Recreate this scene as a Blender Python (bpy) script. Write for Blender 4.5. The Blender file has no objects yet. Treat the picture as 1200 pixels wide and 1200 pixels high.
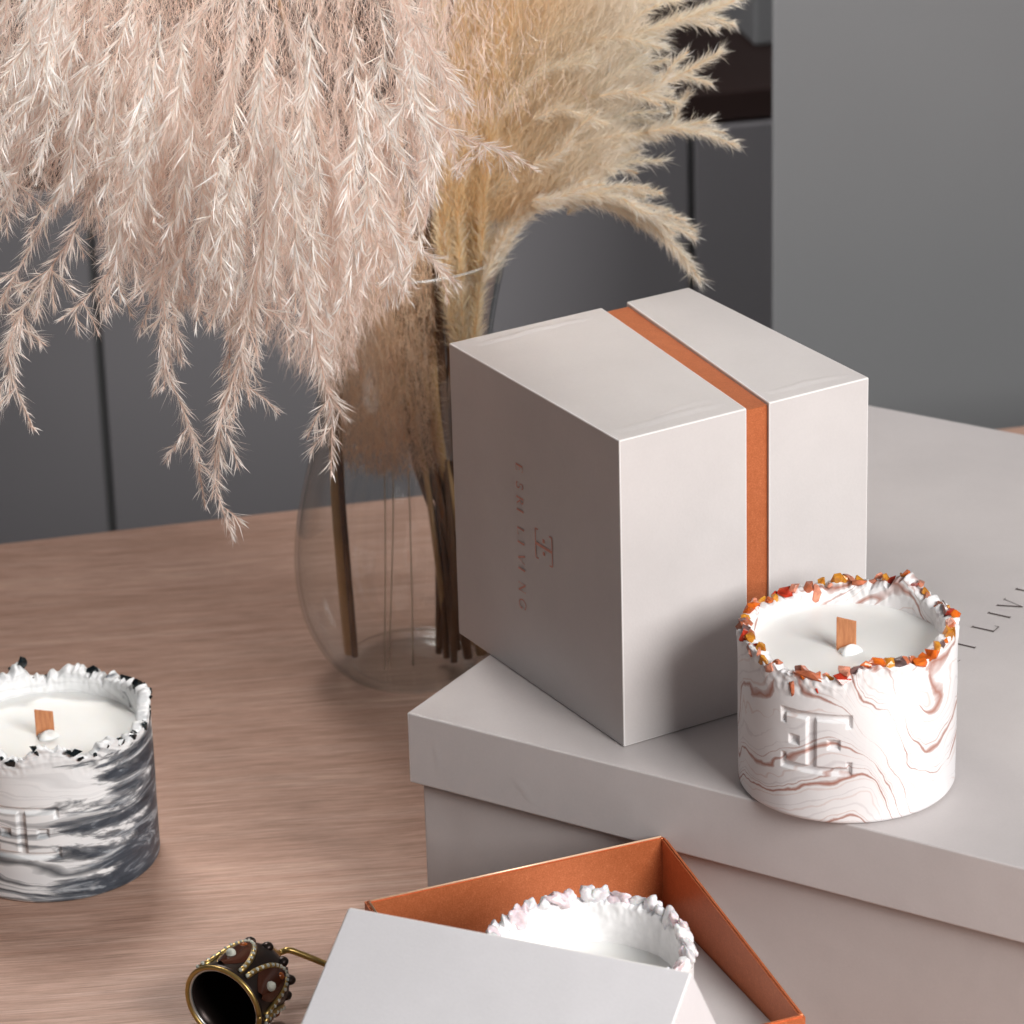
import bpy, bmesh, math, random
import numpy as np
from mathutils import Vector, Matrix, noise
random.seed(7); RNG = np.random.default_rng(11)
S = bpy.context.scene
C = S.collection
V = Vector

# ------------------------------------------------------------------ camera numbers
F_PX, PITCH, ROLL, CAMH = 4451.65, .4017, -.0283, .7994
_f = V((0, math.cos(PITCH), -math.sin(PITCH))); _r0 = V((1, 0, 0)); _u0 = _r0.cross(_f)
_r = math.cos(ROLL)*_r0+math.sin(ROLL)*_u0; _u = -math.sin(ROLL)*_r0+math.cos(ROLL)*_u0
CAM = V((0, 0, CAMH))
def at(x, y, Y):
    "world point seen at photo position x, y and standing at world depth Y"
    d = _f*F_PX+_r*(x-600)-_u*(y-600)
    return CAM+d*(Y/d.y)

# ------------------------------------------------------------------ object helpers
def put(o, parent=None):
    C.objects.link(o)
    if parent: o.parent = parent
    return o
def tag(o, label=None, cat=None, group=None, kind=None):
    if label: o['label'] = label
    if cat: o['category'] = cat
    if group: o['group'] = group
    if kind: o['kind'] = kind
    return o
def thing(name, label, cat, loc=(0, 0, 0), group=None):
    o = bpy.data.objects.new(name, None); o.location = loc; o.empty_display_size = .02
    put(o); return tag(o, label, cat, group)
def obj(name, verts, faces, mat, parent=None, smooth=False, origin=None):
    me = bpy.data.meshes.new(name)
    off = V(parent.matrix_world.translation) if False else V((0, 0, 0))
    me.from_pydata([tuple(v) for v in verts], [], faces); me.update()
    if smooth: me.polygons.foreach_set('use_smooth', [True]*len(me.polygons))
    me.materials.append(mat)
    o = bpy.data.objects.new(name, me); put(o, parent)
    if parent:
        p = parent; inv = V((0, 0, 0))
        while p: inv += p.location; p = p.parent
        o.location = -inv          # vertices are given in world coordinates
    return o
def bm_obj(name, bm, mat, parent=None, smooth=False, edge=None):
    bmesh.ops.recalc_face_normals(bm, faces=bm.faces)
    me = bpy.data.meshes.new(name); bm.to_mesh(me); bm.free()
    if smooth: me.polygons.foreach_set('use_smooth', [True]*len(me.polygons))
    me.materials.append(mat)
    if edge:
        me.materials.append(edge)
        for f in me.polygons:
            if f.area < 1.3e-4*max(.2, 1.): f.material_index = 1
    o = bpy.data.objects.new(name, me); put(o, parent)
    p = parent; inv = V((0, 0, 0))
    while p: inv += p.location; p = p.parent
    o.location = -inv
    return o
def hexa(bm, P, bev=0.0, seg=2):
    "P: 8 points, bottom ring 0-3, top ring 4-7"
    vs = [bm.verts.new(p) for p in P]
    fs = [(0, 3, 2, 1), (4, 5, 6, 7), (0, 1, 5, 4), (1, 2, 6, 5), (2, 3, 7, 6), (3, 0, 4, 7)]
    nf = [bm.faces.new([vs[i] for i in f]) for f in fs]
    if bev:
        es = {e for f in nf for e in f.edges}
        bmesh.ops.bevel(bm, geom=list(es), offset=bev, segments=seg, affect='EDGES', profile=.6)
def tube_pts(pts, r, n=10):
    "verts, faces of a tube along pts; r number or list"
    vs, fs = [], []
    N = len(pts); pts = [V(p) for p in pts]
    if not hasattr(r, '__len__'): r = [r]*N
    t = (pts[1]-pts[0]).normalized(); a = t.orthogonal().normalized()
    for i, p in enumerate(pts):
        t = (pts[min(i+1, N-1)]-pts[max(i-1, 0)]).normalized()
        a = (a-t*a.dot(t)).normalized(); b = t.cross(a)
        for k in range(n):
            w = 2*math.pi*k/n; vs.append(p+(a*math.cos(w)+b*math.sin(w))*r[i])
    for i in range(N-1):
        for k in range(n):
            k2 = (k+1) % n
            fs.append((i*n+k, i*n+k2, (i+1)*n+k2, (i+1)*n+k))
    fs.append(tuple(range(n-1, -1, -1))); fs.append(tuple((N-1)*n+k for k in range(n)))
    return vs, fs
def catmull(P, n):
    P = [V(p) for p in P]; P = [P[0]*2-P[1]]+P+[P[-1]*2-P[-2]]
    out = []; m = len(P)-3
    for i in range(n):
        u = i/(n-1)*m; k = min(int(u), m-1); t = u-k
        a, b, c, d = P[k:k+4]
        out.append(.5*((2*b)+(c-a)*t+(2*a-5*b+4*c-d)*t*t+(3*b-a-3*c+d)*t**3))
    return out

# ------------------------------------------------------------------ material helpers
class NT:
    def __init__(s, name):
        s.m = bpy.data.materials.new(name); s.m.use_nodes = True
        s.t = s.m.node_tree; s.b = s.t.nodes['Principled BSDF']; s.out = s.t.nodes['Material Output']
    def n(s, typ, **kw):
        nd = s.t.nodes.new(typ)
        for k, v in kw.items():
            if k in nd.inputs.keys() if hasattr(nd.inputs, 'keys') else False: nd.inputs[k].default_value = v
            else: setattr(nd, k, v)
        return nd
    def l(s, a, b): s.t.links.new(a, b)
    def coord(s, scale=(1, 1, 1), rot=(0, 0, 0), which='Object'):
        tc = s.n('ShaderNodeTexCoord'); mp = s.n('ShaderNodeMapping')
        mp.inputs['Scale'].default_value = scale; mp.inputs['Rotation'].default_value = rot
        s.l(tc.outputs[which], mp.inputs[0]); return mp.outputs[0]
    def noise(s, vec, scale, detail=4, rough=.5, dist=0):
        n = s.n('ShaderNodeTexNoise'); n.inputs['Scale'].default_value = scale; n.inputs['Detail'].default_value = detail
        n.inputs['Roughness'].default_value = rough; n.inputs['Distortion'].default_value = dist
        if vec is not None: s.l(vec, n.inputs['Vector'])
        return n
    def ramp(s, fac, stops, interp='LINEAR'):
        r = s.n('ShaderNodeValToRGB'); e = r.color_ramp.elements; r.color_ramp.interpolation = interp
        while len(e) < len(stops): e.new(.5)
        for k, (p, c) in enumerate(stops):
            e[k].position = p; e[k].color = (*c, 1) if hasattr(c, '__len__') else (c, c, c, 1)
        s.l(fac, r.inputs[0]); return r.outputs[0]
    def math(s, op, a, b=None, clamp=False):
        m = s.n('ShaderNodeMath', operation=op); m.use_clamp = clamp
        for i, x in enumerate((a, b)):
            if x is None: continue
            if isinstance(x, (int, float)): m.inputs[i].default_value = x
            else: s.l(x, m.inputs[i])
        return m.outputs[0]
    def mix(s, fac, a, b, mode='MIX'):
        m = s.n('ShaderNodeMix', data_type='RGBA', blend_type=mode)
        for i, x in ((0, fac), (6, a), (7, b)):
            if isinstance(x, (int, float)): m.inputs[i].default_value = x
            elif isinstance(x, tuple): m.inputs[i].default_value = (*x, 1)
            else: s.l(x, m.inputs[i])
        return m.outputs[2]
    def bump(s, h, strength=.3, dist=.001):
        b = s.n('ShaderNodeBump'); b.inputs['Strength'].default_value = strength; b.inputs['Distance'].default_value = dist
        s.l(h, b.inputs['Height']); s.l(b.outputs[0], s.b.inputs['Normal']); return b
    def set(s, **kw):
        for k, v in kw.items():
            k = k.replace('_', ' ')
            i = s.b.inputs[k]
            if isinstance(v, (int, float)): i.default_value = v
            elif isinstance(v, tuple): i.default_value = (*v, 1) if len(v) == 3 and i.type == 'RGBA' else v
            else: s.l(v, i)
        return s

def paper(name, col, crease=None):
    m = NT(name); v = m.coord()
    n1 = m.noise(v, 22, 4, .6); n2 = m.noise(v, 900, 2, .5)
    base = m.mix(m.ramp(n1.outputs['Fac'], [(.3, 0.), (.7, 1.)]), tuple(c*.955 for c in col), tuple(c*1.03 for c in col))
    fine = m.mix(n2.outputs['Fac'], (.96, .96, .96), (1.03, 1.03, 1.03)); base = m.mix(1., base, fine, 'MULTIPLY')
    m.set(Base_Color=base, Roughness=.42, Specular_IOR_Level=.45)
    w = m.coord((1, 1, 1)); n3 = m.noise(w, 9, 3, .55, .6)
    h = m.math('ADD', m.math('MULTIPLY', n3.outputs['Fac'], 1.6), m.math('MULTIPLY', n2.outputs['Fac'], .05))
    m.bump(h, .35, .0022)
    return m.m
PAPER = paper('soft grey paper', (.555, .525, .515))
PAPER_BIG = paper('grey pink paper', (.51, .465, .452))
PAPER_EDGE = paper('worn paper edge', (.76, .735, .725))  # paler bevel colour paints in the light that box edges catch
PAPER_LID = paper('pale grey paper', (.66, .645, .66))

def copper():
    m = NT('copper paper'); v = m.coord(); n = m.noise(v, 260, 3, .7); n2 = m.noise(v, 1500, 2, .6)
    f = m.math('ADD', m.math('MULTIPLY', n.outputs['Fac'], .35), m.math('MULTIPLY', n2.outputs['Fac'], .65))
    c = m.ramp(f, [(.3, (.47, .125, .042)), (.55, (.58, .168, .062)), (.78, (.72, .27, .12))])
    m.set(Base_Color=c, Metallic=.45, Roughness=.34); m.bump(n2.outputs['Fac'], .15, .0004); return m.m
COPPER = copper()
def simple(name, col, rough=.5, metal=0., **kw):
    m = NT(name); v = m.coord(); n = m.noise(v, 350, 3)
    c = m.mix(n.outputs['Fac'], tuple(x*.88 for x in col), tuple(min(1, x*1.1) for x in col))
    m.set(Base_Color=c, Roughness=rough, Metallic=metal, **kw); return m.m
FOIL = simple('rose foil', (.62, .27, .20), .4, .0)
INK = simple('dark brown ink', (.06, .04, .035), .5)

# ------------------------------------------------------------------ serif lettering from strokes
def glyph(ch):
    "strokes (x0,y0,x1,y1,width) in units of the cap height; advance"
    t, s = .045, .13; sr = .035
    def stem(x): return [(x, 0, x, 1, s), (x-.11, .018, x+.11, .018, sr), (x-.11, .982, x+.11, .982, sr)]
    if ch == 'I': return stem(.12)
    if ch == 'L': return stem(.12)+[(.12, .02, .62, .02, t), (.62, .0, .64, .22, t)]
    if ch == 'E': return stem(.12)+[(.12, .02, .6, .02, t), (.6, 0, .62, .2, t), (.12, .98, .57, .98, t), (.57, 1, .57, .82, t), (.12, .52, .45, .52, t), (.45, .42, .45, .62, t)]
    if ch == 'V': return [(.0, 1, .36, 0, s), (.36, 0, .70, 1, t), (-.1, .982, .12, .982, sr), (.6, .982, .82, .982, sr)]
    if ch == 'N': return [(.1, 0, .1, 1, t), (.1, 1, .74, 0, s), (.74, 0, .74, 1, t), (0, .018, .2, .018, sr), (-.02, .982, .12, .982, sr), (.64, .982, .84, .982, sr)]
    if ch == 'R':
        a = stem(.12); P = [(.12, .98), (.36, .97), (.5, .87), (.52, .75), (.48, .62), (.34, .52), (.12, .5)]
        a += [(*P[i], *P[i+1], t if i in (0, 5) else .09) for i in range(6)]
        return a+[(.32, .5, .62, .06, .11), (.60, .05, .74, .03, sr)]
    arc = lambda cx, cy, rx, ry, a0, a1, n, w: [(cx+rx*math.cos(math.radians(a0+(a1-a0)*i/n)), cy+ry*math.sin(math.radians(a0+(a1-a0)*i/n)), cx+rx*math.cos(math.radians(a0+(a1-a0)*(i+1)/n)), cy+ry*math.sin(math.radians(a0+(a1-a0)*(i+1)/n)), w) for i in range(n)]
    if ch == 'S': return arc(.28, .75, .2, .24, 30, 250, 9, .08)+arc(.28, .25, .22, .24, 80, -150, 10, .09)+[(.46, .99, .46, .75, t), (.05, .02, .05, .28, t)]
    if ch == 'G': return arc(.46, .5, .42, .5, 45, 320, 16, .09)+[(.78, .12, .78, .42, .11), (.66, .42, .9, .42, sr), (.76, .98, .76, .74, t)]
    return []
def strokes_mesh(name, strokes, o, ux, uy, nrm, h, mat, parent, lift=.00025):
    vs, fs = [], []
    for k, (x0, y0, x1, y1, w) in enumerate(strokes):
        d = V((x1-x0, y1-y0, 0)); n = V((-d.y, d.x, 0)).normalized()*w/2
        for sx, sy in ((x0+n.x, y0+n.y), (x0-n.x, y0-n.y), (x1-n.x, y1-n.y), (x1+n.x, y1+n.y)):
            vs.append(o+ux*(sx*h)+uy*(sy*h)+nrm*(lift+k*1.5e-6))
        fs.append((4*k, 4*k+1, 4*k+2, 4*k+3))
    return obj(name, vs, fs, mat, parent)
LOGO = [(-.5, .5, .5, .5, .055), (-.5, -.5, .5, -.5, .055), (0, -.5, 0, .5, .10), (-.5, .5, -.5, .33, .05), (.5, .5, .5, .33, .05),
        (-.5, -.5, -.5, -.33, .05), (.5, -.5, .5, -.33, .05), (.22, -.07, .22, .07, .13), (-.22, -.07, -.22, .07, .13)]

# ================================================================== SETTING
def wood():
    m = NT('washed oak'); v0 = m.coord((1, 1, 1), (0, 0, -.10))
    w = m.noise(v0, 5, 2); vv = m.n('ShaderNodeVectorMath', operation='ADD')
    sc = m.n('ShaderNodeVectorMath', operation='SCALE'); sc.inputs['Scale'].default_value = .012
    m.l(w.outputs['Color'], sc.inputs[0]); m.l(v0, vv.inputs[0]); m.l(sc.outputs[0], vv.inputs[1])
    def st(sx, sy):
        mp = m.n('ShaderNodeMapping'); mp.inputs['Scale'].default_value = (sx, sy, 1); m.l(vv.outputs[0], mp.inputs[0]); return mp.outputs[0]
    big = m.noise(st(1.2, 14), 1.6, 3, .6); mid = m.noise(st(5, 110), 1.3, 6, .7); fine = m.noise(st(22, 700), 1.3, 6, .8); pore = m.noise(st(26, 900), 1.2, 3, .6); dk_ = m.noise(st(18, 760), 1.1, 3, .6)
    c = m.ramp(mid.outputs['Fac'], [(.28, (.385, .225, .165)), (.5, (.455, .285, .215)), (.72, (.53, .36, .285))])
    c2 = m.ramp(big.outputs['Fac'], [(.3, (.88, .85, .83)), (.7, (1.08, 1.09, 1.10))])
    c = m.mix(1., c, c2, 'MULTIPLY')
    c3 = m.ramp(fine.outputs['Fac'], [(.38, (.66, .62, .60)), (.50, (1, 1, 1)), (.64, (1.34, 1.37, 1.40))])
    c = m.mix(.85, c, c3, 'MULTIPLY')
    c4 = m.ramp(pore.outputs['Fac'], [(.60, (1, 1, 1)), (.68, (1.35, 1.38, 1.42))])
    c = m.mix(.6, c, c4, 'MULTIPLY')
    c5 = m.ramp(dk_.outputs['Fac'], [(.33, (.48, .44, .42)), (.41, (1, 1, 1))])
    c = m.mix(.75, c, c5, 'MULTIPLY')
    m.set(Base_Color=c, Roughness=.5, Specular_IOR_Level=.35)
    m.bump(m.math('ADD', m.math('MULTIPLY', fine.outputs['Fac'], .6), mid.outputs['Fac']), .22, .0008); return m.m
WOOD = wood()
TZ = -.028          # height of the table top
EY, ES = 1.9874, .2248
def edge(x, off=0): return EY+ES*x+off
table = thing('table', 'washed pinkish oak table that carries every candle and box', 'table', (0, 1.4, TZ-.04))
bm = bmesh.new()
hexa(bm, [(-1.1, .35, TZ-.028), (1.1, .35, TZ-.028), (1.1, edge(1.1), TZ-.028), (-1.1, edge(-1.1), TZ-.028), (-1.1, .35, TZ), (1.1, .35, TZ), (1.1, edge(1.1), TZ), (-1.1, edge(-1.1), TZ)], .0015, 2)
top = bm_obj('tabletop', bm, WOOD, table)
for lx, ly in ((-1.0, .45), (1.0, .45), (-1.0, 1.58), (1.0, 2.03)):
    bm = bmesh.new(); a = .035; b = .025
    hexa(bm, [(lx-b, ly-b, -.74), (lx+b, ly-b, -.74), (lx+b, ly+b, -.74), (lx-b, ly+b, -.74), (lx-a, ly-a, TZ-.029), (lx+a, ly-a, TZ-.029), (lx+a, ly+a, TZ-.029), (lx-a, ly+a, TZ-.029)], .002)
    bm_obj('leg', bm, WOOD, table)

def painted(name, col, rough=.5):
    m = NT(name); v = m.coord(); n = m.noise(v, 3, 3); n2 = m.noise(v, 500, 2)
    c = m.mix(n.outputs['Fac'], tuple(x*.85 for x in col), tuple(x*1.12 for x in col))
    m.set(Base_Color=c, Roughness=rough); m.bump(n2.outputs['Fac'], .1, .0006); return m.m
CAB = painted('charcoal cabinet paint', (.165, .158, .165), .55)
CAB_GAP = painted('cabinet gap', (.09, .09, .09), .8)
DARKWOOD = painted('dark worktop', (.022, .010, .008), .5)
PANEL = painted('grey wall paint', (.195, .198, .202), .55)
FLOOR = painted('floor grey', (.12, .11, .10), .6)
floor = obj('floor', [(-4, -2, -.75), (4, -2, -.75), (4, 5, -.75), (-4, 5, -.75)], [(0, 1, 2, 3)], FLOOR); tag(floor, kind='structure')

# cabinet row behind the table: doors with dark gaps, a dark worktop, a grey wall behind it
WY, WS = 2.6, .2269
wd = V((1, WS, 0)).normalized(); wn = V((WS, -1, 0)).normalized()   # along the row, out of the row
W0 = V((0, WY, 0))
def wall_u(x, y):
    d = _f*F_PX+_r*(x-600)-_u*(y-600); t = WY/(d.y-WS*d.x); p = CAM+d*t; return (p-W0).dot(wd), p.z
def slab(name, u0, u1, z0, z1, d0, d1, mat, parent, bev=.0015):
    bm = bmesh.new(); P = []
    for z in (z0, z1):
        for u, d in ((u0, d0), (u1, d0), (u1, d1), (u0, d1)): P.append(W0+wd*u+wn*d+V((0, 0, z)))
    hexa(bm, P, bev); return bm_obj(name, bm, mat, parent)
cab = thing('kitchen_cabinet', 'charcoal flat-door cabinet row with dark wooden worktop behind the table', 'cabinet', (0, WY+.3, -.74))
g1, _ = wall_u(123, 500); g2, ztop = wall_u(811, 180); _, ztop = wall_u(860, 146)
pitch = g2-g1
edges = [g1-2*pitch, g1-pitch, g1, g2, g2+pitch, g2+2*pitch]
slab('carcass', edges[0], edges[-1], -.72, ztop-.004, -.56, -.0085, CAB_GAP, cab)
for a, b in zip(edges[:-1], edges[1:]):
    slab('door', a+.0028, b-.0028, -.70, ztop-.001, -.008, 0, CAB, cab)
slab('worktop', edges[0], edges[-1], ztop+.0, ztop+.022, -.58, -.009, DARKWOOD, cab)
bw = obj('wall', [W0+wd*-3-wn*.6+V((0, 0, -.75)), W0+wd*3-wn*.6+V((0, 0, -.75)), W0+wd*3-wn*.6+V((0, 0, 1.8)), W0+wd*-3-wn*.6+V((0, 0, 1.8))], [(0, 1, 2, 3)], DARKWOOD); tag(bw, kind='structure')
# unidentified grey block standing on the worktop
uu, _ = wall_u(938, 60)
blk = tag(slab('bread_bin', uu, uu+.22, ztop+.0225, ztop+.25, -.42, -.115, PANEL, None, .003), 'grey block on the dark worktop beside the tall grey panel', 'bread bin')
# tall grey panel, nearer
def wp(x, y, Y, sl):
    d = _f*F_PX+_r*(x-600)-_u*(y-600); return CAM+d*(Y/(d.y-sl*d.x))
a = wp(904, 300, 2.25, WS); a.z = 0
d2 = V((1, .2269, 0)).normalized(); back = V((.20, .98, 0)).normalized()
bm = bmesh.new(); P = []
for z in (-.74, 1.6):
    for p in (a, a+d2*1.6, a+d2*1.6+back*.5, a+back*.5): P.append(V((p.x, p.y, z)))
hexa(bm, P, .003)
tall = bm_obj('tall_cabinet', bm, PANEL); tag(tall, 'tall plain grey panel right behind the big box', 'cabinet')

# ================================================================== BOXES
ZT = .0825
def frame_box(x, y, yaw):
    a = V((-math.cos(yaw), math.sin(yaw), 0)); b = V((math.sin(yaw), math.cos(yaw), 0)); o = V((x, y, 0))
    return lambda s, t, z: o+a*s+b*t+V((0, 0, z)), a, b
def crease_strip(q, mat):
    pass
# --- closed gift box lying on its side, cut on a slant
U, ua, ub = frame_box(.0443, 1.4306, 1.0403)
UW, UL, UH = .1377, .1248, .1393
gb = thing('gift_box', 'closed cube gift box with copper band lying on the big box', 'gift box', U(UW/2, UL/2, ZT))
def prism(t0a, t0b, t1a, t1b, ins, z0=ZT+.0004, bev=.0006):
    "t0 at s=0 / s=W, t1 likewise; ins = inset of s and z"
    P = []
    for z in (z0+ins, ZT+UH-ins):
        lo, hi = ins, UW-ins
        P += [U(lo, t0a, z), U(lo, t1a, z), U(hi, t1b, z), U(hi, t0b, z)]
    bm = bmesh.new(); hexa(bm, P, bev, 3); return bm
lid = bm_obj('lid', prism(0, 0, .0626, .0786, 0), PAPER, gb, False, PAPER_EDGE)
bm_obj('base', prism(.0738, .0917, UL, UL, 0), PAPER, gb, False, PAPER_EDGE)
bm_obj('copper_band', prism(.0560, .0720, .0780, .0960, .0017, bev=.0003), COPPER, gb)
# foil lettering on the lid top (face t=0): reads downwards, letter tops to the right
up = -ua; rd = V((0, 0, -1)); nn = -ub
zc = ZT+UH*.455+.0065
logo = strokes_mesh('logo', LOGO, U(UW*.445, 0, zc), rd, up, nn, .0135, FOIL, lid)
ys = {'E': (110, 0), }
let = []
px = [(110, 'E'), (240, 'S'), (340, 'R'), (430, 'I'), (560, 'L'), (660, 'I'), (755, 'V'), (850, 'I'), (955, 'N'), (1075, 'G')]
hcap = .0056
for yy, ch in px:
    off = (yy-590)/5.714/2900/.92
    for (x0, y0, x1, y1, w) in glyph(ch): let.append((x0-.3+off/hcap, y0-.5, x1-.3+off/hcap, y1-.5, w*1.15))
strokes_mesh('lettering', let, U(UW*.582, 0, zc-.0010), rd, up, nn, hcap, FOIL, lid)

# --- big box under it
BX, BY, BYAW = -.0477, 1.4703, -.5649
ba = V((math.cos(BYAW), math.sin(BYAW), 0)); bb = V((-math.sin(BYAW), math.cos(BYAW), 0))
B = lambda s, t, z: V((BX, BY, 0))+ba*s+bb*t+V((0, 0, z))
BD, BL, LH = .4155, .50, .0335
big = thing('storage_box', 'large grey lidded box with dark lettering under the gift box and candle', 'box', B(BL/2, BD/2, TZ))
bm = bmesh.new(); i = .0042
hexa(bm, [B(i, i, TZ+.0004), B(BL-i, i, TZ+.0004), B(BL-i, BD-i, TZ+.0004), B(i, BD-i, TZ+.0004), B(i, i, ZT-.003), B(BL-i, i, ZT-.003), B(BL-i, BD-i, ZT-.003), B(i, BD-i, ZT-.003)], .0008, 3)
bm_obj('box_body', bm, PAPER_BIG, big)
# lid: a shell of five faces with thickness, gently buckled paper near the left end
def shell_lid():
    bm = bmesh.new(); th = .0018
    def ring(ins, z): return [bm.verts.new(B(s, t, z)) for s, t in ((ins, ins), (BL-ins, ins), (BL-ins, BD-ins), (ins, BD-ins))]
    o_t = ring(0, ZT); o_b = ring(0, ZT-LH); i_b = ring(th, ZT-LH); i_t = ring(th, ZT-th)
    bm.faces.new(o_t); bm.faces.new(i_t)
    for A, Bq in ((o_t, o_b), (o_b, i_b), (i_b, i_t)):
        for k in range(4): bm.faces.new((A[k], A[(k+1) % 4], Bq[(k+1) % 4], Bq[k]))
    es = [e for e in bm.edges if any(v in o_t for v in e.verts) or all(v in o_b for v in e.verts)]
    bmesh.ops.bevel(bm, geom=es, offset=.0009, segments=3, affect='EDGES', profile=.6)
    return bm
def paper_creased():
    mat = paper('creased grey pink paper', (.60, .552, .545)); t = mat.node_tree
    tc = t.nodes.new('ShaderNodeTexCoord'); mp = t.nodes.new('ShaderNodeMapping')
    mp.inputs['Location'].default_value = (0, 0, 0)
    return mat
blid = bm_obj('lid', shell_lid(), paper('grey pink lid paper', (.54, .503, .495)), big, False, PAPER_EDGE)
Lb = V((.2133, 1.5354, ZT)); hc = .0109
let = []
for u, ch in ((-.070, 'E'), (-.0555, 'S'), (-.0408, 'R'), (-.0194, 'I'), (0, 'L'), (.0170, 'I'), (.0275, 'V'), (.0467, 'I'), (.0600, 'N'), (.0800, 'G')):
    for (x0, y0, x1, y1, w) in glyph(ch): let.append((x0-.12+u/hc, y0, x1-.12+u/hc, y1, w*.8))
strokes_mesh('lettering', let, Lb, bb, -ba, V((0, 0, 1)), hc, INK, blid, .0002)

# wrinkles pressed into the paper: thin raised folds modelled as shallow ridges
def ridge(name, A, Bp, nrm, w, h, mat, parent, wob=.0006):
    A, Bp = V(A), V(Bp); d = (Bp-A); side = d.normalized().cross(nrm).normalized(); N = 24; vs = []; fs = []
    for k in range(N+1):
        t = k/N; p = A+d*t+side*(wob*math.sin(t*9)+wob*.5*math.sin(t*23)); e = math.sin(math.pi*min(1, max(0, t)))**.5
        prof = [(-1, 0), (-.5, .35), (0, 1), (.35, .4), (1, 0)]
        for a_, b_ in prof: vs.append(p+side*(a_*w)+nrm*(b_*h*e-.00006+.0000))
    for k in range(N):
        for j in range(4): fs.append((k*5+j, k*5+j+1, (k+1)*5+j+1, (k+1)*5+j))
    return obj(name, vs, fs, mat, parent, True)
ztop_u = ZT+UH; UPV = V((0, 0, 1))
ridge('paper_fold', U(UW-.0085, .006, ztop_u), U(UW-.007, .072, ztop_u), UPV, .0035, .0006, PAPER, lid)
ridge('paper_fold', U(.0095, .003, ztop_u), U(.011, .060, ztop_u), UPV, .004, .0006, PAPER, lid)
ridge('paper_fold', U(.0130, .020, ztop_u), U(.019, .058, ztop_u), UPV, .003, .0004, PAPER, lid)
base_o = [o for o in gb.children if o.name.startswith('base')][0]
ridge('paper_fold', U(.0100, .078, ztop_u), U(.0085, .121, ztop_u), UPV, .0035, .0006, PAPER, base_o)
BN = -bb
bl = blid.data.materials[0]
ridge('paper_fold', B(.052, 0, ZT-.017), B(.064, 0, ZT-.029), BN, .005, .0002, bl, blid, .0003)
ridge('paper_fold', B(.013, 0, ZT-.006), B(.016, 0, ZT-.027), BN, .005, .00018, bl, blid, .0003)

# --- open copper-lined box in front
OX, OY, OYAW = .0595, 1.4048, .3819
oa = V((-math.cos(OYAW), -math.sin(OYAW), 0)); ob_ = V((math.sin(OYAW), -math.cos(OYAW), 0))
O = lambda s, t, z: V((OX, OY, 0))+oa*s+ob_*t+V((0, 0, z))
OS, OT, OH, OK = .1333, .1317, .0548, .0166
ZF = .0221
openb = thing('open_box', 'open box base with glossy copper walls holding a white candle', 'gift box', O(OS/2, OT/2, TZ))
def hollow(ins_o, ins_i, z0, zr, mat, name, parent, bev=.0004):
    bm = bmesh.new()
    def ring(ins, zf):
        return [bm.verts.new(O(s, t, zf(t))) for s, t in ((ins, ins), (OS-ins, ins), (OS-ins, OT-ins), (ins, OT-ins))]
    ob = ring(ins_o, lambda t: z0); ot = ring(ins_o, zr); it = ring(ins_i, zr); ib = ring(ins_i, lambda t: z0+.002)
    bm.faces.new(ob); bm.faces.new(ib)
    for A, Bq in ((ob, ot), (ot, it), (it, ib)):
        for k in range(4): bm.faces.new((A[k], A[(k+1) % 4], Bq[(k+1) % 4], Bq[k]))
    es = [e for e in bm.edges if all(v in ot+it for v in e.verts)]
    bmesh.ops.bevel(bm, geom=es, offset=bev, segments=2, affect='EDGES')
    return bm_obj(name, bm, mat, parent)
rim = lambda t: OH-OK*t/OT
hollow(0, .0019, TZ+.002, rim, COPPER, 'copper_liner', openb, .0006)
hollow(-.0017, -.0002, TZ+.0004, lambda t: rim(t)-.026, PAPER, 'base', openb)
EDGEC = simple('polished copper edge', (.90, .62, .42), .3, .3)  # pale tubes paint the highlight line along the copper rim
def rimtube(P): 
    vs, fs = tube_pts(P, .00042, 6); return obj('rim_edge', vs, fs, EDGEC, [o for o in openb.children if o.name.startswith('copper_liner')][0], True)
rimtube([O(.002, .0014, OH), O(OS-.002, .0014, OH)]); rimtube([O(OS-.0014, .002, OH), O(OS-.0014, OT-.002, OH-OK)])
# tray insert with a round hole
ccx, ccy = .0225, 1.288
def tray():
    vs, fs = [], []; N = 64; R = .0452
    cs = [O(.0022, .0022, ZF), O(OS-.0022, .0022, ZF), O(OS-.0022, OT-.0022, ZF), O(.0022, OT-.0022, ZF)]
    o = V((ccx, ccy, ZF))
    def hit(w):
        d = V((math.cos(w), math.sin(w), 0)); best = None
        for k in range(4):
            A, Bq = cs[k], cs[(k+1) % 4]; e = Bq-A; den = d.x*e.y-d.y*e.x
            if abs(den) < 1e-9: continue
            t = ((A.x-o.x)*e.y-(A.y-o.y)*e.x)/den; s = ((A.x-o.x)*d.y-(A.y-o.y)*d.x)/den
            if t > 0 and -1e-6 <= s <= 1+1e-6: best = o+d*t
        return best
    angs = sorted([2*math.pi*k/N for k in range(N)]+[math.atan2(c.y-o.y, c.x-o.x) % (2*math.pi) for c in cs])
    M = len(angs)
    for w in angs:
        d = V((math.cos(w), math.sin(w), 0)); vs += [hit(w), o+d*R, o+d*R-V((0, 0, .03))]
    for k in range(M):
        q = (k+1) % M; fs += [(3*k, 3*q, 3*q+1, 3*k+1), (3*k+1, 3*q+1, 3*q+2, 3*k+2)]
    return obj('tray', vs, fs, paper('tray card', (.56, .53, .525)), openb)
tray()

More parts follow.
